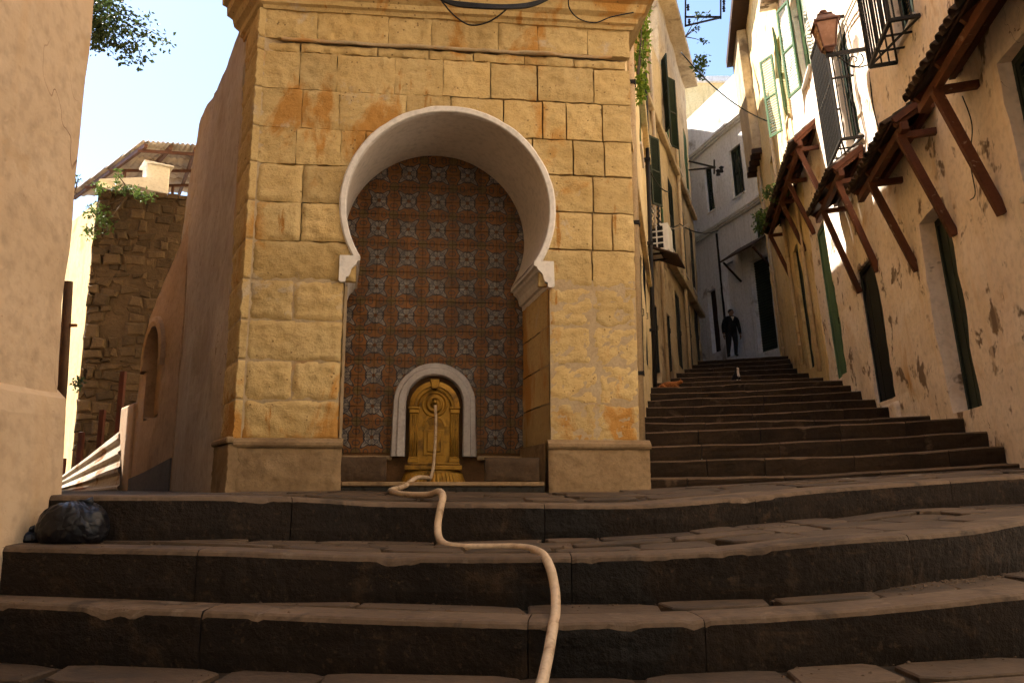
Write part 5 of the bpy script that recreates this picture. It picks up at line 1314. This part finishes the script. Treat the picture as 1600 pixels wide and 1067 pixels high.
for s in (1, -1):                                                   # hands: five fingers each
    bx_, by_, bz_ = s * .262, (-.06 if s > 0 else -.01), .79
    hj = [((bx_, by_, bz_ + .01), .026), ((bx_, by_ - .005, bz_ - .05), (.034, .020)), ((bx_, by_ - .01, bz_ - .085), (.036, .018))]; he = [(0, 1), (1, 2)]
    for k in range(4):
        fx = (k - 1.5) * .018; L_ = (.062, .072, .068, .052)[k]; i0 = len(hj)
        hj += [((bx_ + fx * .3, by_ - .01 + fx, bz_ - .095), .0095), ((bx_ - s * .006, by_ - .014 + fx, bz_ - .095 - L_ * .55), .0085), ((bx_ - s * .018, by_ - .014 + fx, bz_ - .095 - L_), .007)]; he += [(2, i0), (i0, i0 + 1), (i0 + 1, i0 + 2)]
    i0 = len(hj); hj += [((bx_ - s * .005, by_ - .045, bz_ - .045), .011), ((bx_ - s * .012, by_ - .06, bz_ - .085), .009)]; he += [(1, i0), (i0, i0 + 1)]
    skinned('hand', hj, he, 0, [M['skin']], lambda c: 0, per, 1)
mb = MB(); mb.lathe([(0, .105), (.05, .095), (.082, .06), (.092, .01), (.088, -.03)], 16, T(0, -.012, 1.635) @ Matrix.Rotation(R(-14), 4, 'X')); mb.build('hair', M['hair'], per, smooth=True)
mb = MB(); mb.prism([(-.012, 1.585), (.012, 1.585), (.004, 1.625), (-.004, 1.625)], -.135, -.09); mb.build('nose', M['skin'], per, bevel=.004)
for s in (-1, 1):
    MB().lathe([(0, -.012), (.010, -.006), (.012, 0), (.010, .006), (0, .012)], 8, T(s * .032, -.112, 1.622)).build('eye', M['hair'], per, smooth=True)
    MB().lathe([(0, -.03), (.012, -.015), (.014, .01), (0, .03)], 8, T(s * .085, -.02, 1.61)).build('ear', M['skin'], per, smooth=True)
MB().box(-.026, .026, -.118, -.10, 1.556, 1.562).build('mouth', M['hair'], per)
MB().add([(-.05, -.125, 1.44), (.05, -.125, 1.44), (0, -.145, 1.30), (-.05, -.10, 1.45), (.05, -.10, 1.45), (0, -.11, 1.30)], [(0, 1, 2), (3, 5, 4), (0, 3, 4, 1), (1, 4, 5, 2), (2, 5, 3, 0)]).build('shirt_front', M['fur_white'], per)

# black and white cat sitting upright, facing away up the steps (seen from behind, slightly turned)
cj = [((0, .02, .10), (.085, .10)), ((0, -.02, .19), (.075, .085)), ((0, -.07, .285), .058), ((0, -.09, .335), .045), ((0, -.11, .385), (.052, .050)), ((0, -.155, .375), .026),
      ((.04, -.12, .20), .030), ((.042, -.135, .10), .020), ((.042, -.145, .018), .018), ((-.04, -.12, .20), .030), ((-.042, -.135, .10), .020), ((-.042, -.145, .018), .018),
      ((.075, .0, .075), .055), ((.085, -.08, .03), .026), ((-.075, .0, .075), .055), ((-.085, -.08, .03), .026), ((.02, .11, .045), .026), ((.10, .15, .03), .020), ((.18, .10, .025), .016)]
ce = [(0, 1), (1, 2), (2, 3), (3, 4), (4, 5), (2, 6), (6, 7), (7, 8), (2, 9), (9, 10), (10, 11), (0, 12), (12, 13), (0, 14), (14, 15), (0, 16), (16, 17), (17, 18)]
def cm(c):
    if c.z < .09 and c.y < -.09: return 1
    if c.y < -.11 and c.z > .17 and abs(c.x) < .035: return 1
    if c.y > .07 and .12 < c.z < .2 and c.x > .0: return 1
    return 0
def place(px_, py_, Y):
    p = aty(px_, py_, Y); return p
p = aty(1149, 592, 19.6); zz = alley_z(p.x, p.y)
c1 = empty('cat', T(p.x, p.y, zz) @ RZ(R(20)) @ Matrix.Scale(.95, 4)); tag(c1, 'black and white cat sitting in the middle of the alley steps', 'cat')
skinned('body', cj, ce, 0, [M['fur_black'], M['fur_white']], cm, c1)
for s in (-1, 1): MB().add([(s * .02, -.10, .42), (s * .055, -.10, .41), (s * .04, -.095, .475), (s * .038, -.08, .42)], [(0, 1, 2), (1, 3, 2), (3, 0, 2), (0, 3, 1)]).build('ear', M['fur_black'], c1)
# orange cat lying curled on a step at the left
oj = [((-.16, .0, .085), (.085, .075)), ((-.02, -.01, .095), (.085, .08)), ((.12, .0, .10), (.075, .07)), ((.20, -.02, .14), .045), ((.255, -.03, .165), (.050, .046)), ((.295, -.05, .155), .024),
      ((.13, -.07, .06), .030), ((.22, -.11, .022), .022), ((.14, .06, .06), .03), ((.23, .07, .022), .022), ((-.16, -.07, .06), .05), ((-.06, -.12, .025), .024), ((-.25, .03, .05), .026), ((-.30, -.07, .03), .021), ((-.20, -.14, .025), .018)]
oe = [(0, 1), (1, 2), (2, 3), (3, 4), (4, 5), (2, 6), (6, 7), (2, 8), (8, 9), (0, 10), (10, 11), (0, 12), (12, 13), (13, 14)]
p = aty(1046, 600, 17.6); zz = alley_z(p.x, p.y)
c2 = empty('cat', T(p.x, p.y, zz) @ RZ(R(-10))); tag(c2, 'ginger cat lying on a step at the left of the alley', 'cat')
skinned('body', oj, oe, 1, [M['fur_orange']], lambda c: 0, c2)
for s in (-1, 1): MB().add([(.24, -.03 + s * .02, .20), (.25, -.03 + s * .05, .19), (.245, -.03 + s * .038, .245), (.225, -.03 + s * .035, .19)], [(0, 1, 2), (1, 3, 2), (3, 0, 2), (0, 3, 1)]).build('ear', M['fur_orange'], c2)

# ================================================================== grit and crumbs of mortar lying on the treads
random.seed(8); mb = MB()
def crumb(x, y, z, s):
    k = len(mb.v); a = random.random() * 6.28; c, d = math.cos(a), math.sin(a)
    for px_, py_, pz_ in ((-1, -.7, 0), (1, -.6, 0), (.8, .8, 0), (-.7, .6, 0), (-.4, -.3, .7), (.5, -.2, .6), (.1, .4, .8)):
        mb.v.append((x + s * (px_ * c - py_ * d), y + s * (px_ * d + py_ * c), z + s * pz_ * .8))
    mb.f += [tuple(k + q for q in f) for f in ((0, 1, 5, 4), (1, 2, 6, 5), (2, 3, 6), (3, 0, 4, 6), (4, 5, 6))]; mb.m += [0] * 5
for _ in range(520):
    x = random.uniform(-1.85, 2.9); lev = random.choice((0, 1, 1, 2)); back = random.random() ** 1.8
    if lev == 0: y = Y2(x) - .03 - back * .25; z = Z1(x)
    elif lev == 1: y = Y3(x) - .03 - back * .5; z = Z2(x) + .002
    else: y = Y1(x) - .04 - back * .4; z = gz(x, Y1(x))
    crumb(x, y, z, random.choice((.003, .004, .005, .007)) * random.uniform(.7, 1.3))
for _ in range(110):
    x = random.gauss(1.75, .22); crumb(x, Y2(x) - .02 - abs(random.gauss(0, .06)), Z1(x), random.uniform(.004, .009))
gr = mb.build('grit', M['paving'], fix=False); tag(gr, 'loose grit and mortar crumbs scattered on the front steps', 'grit', kind='stuff')
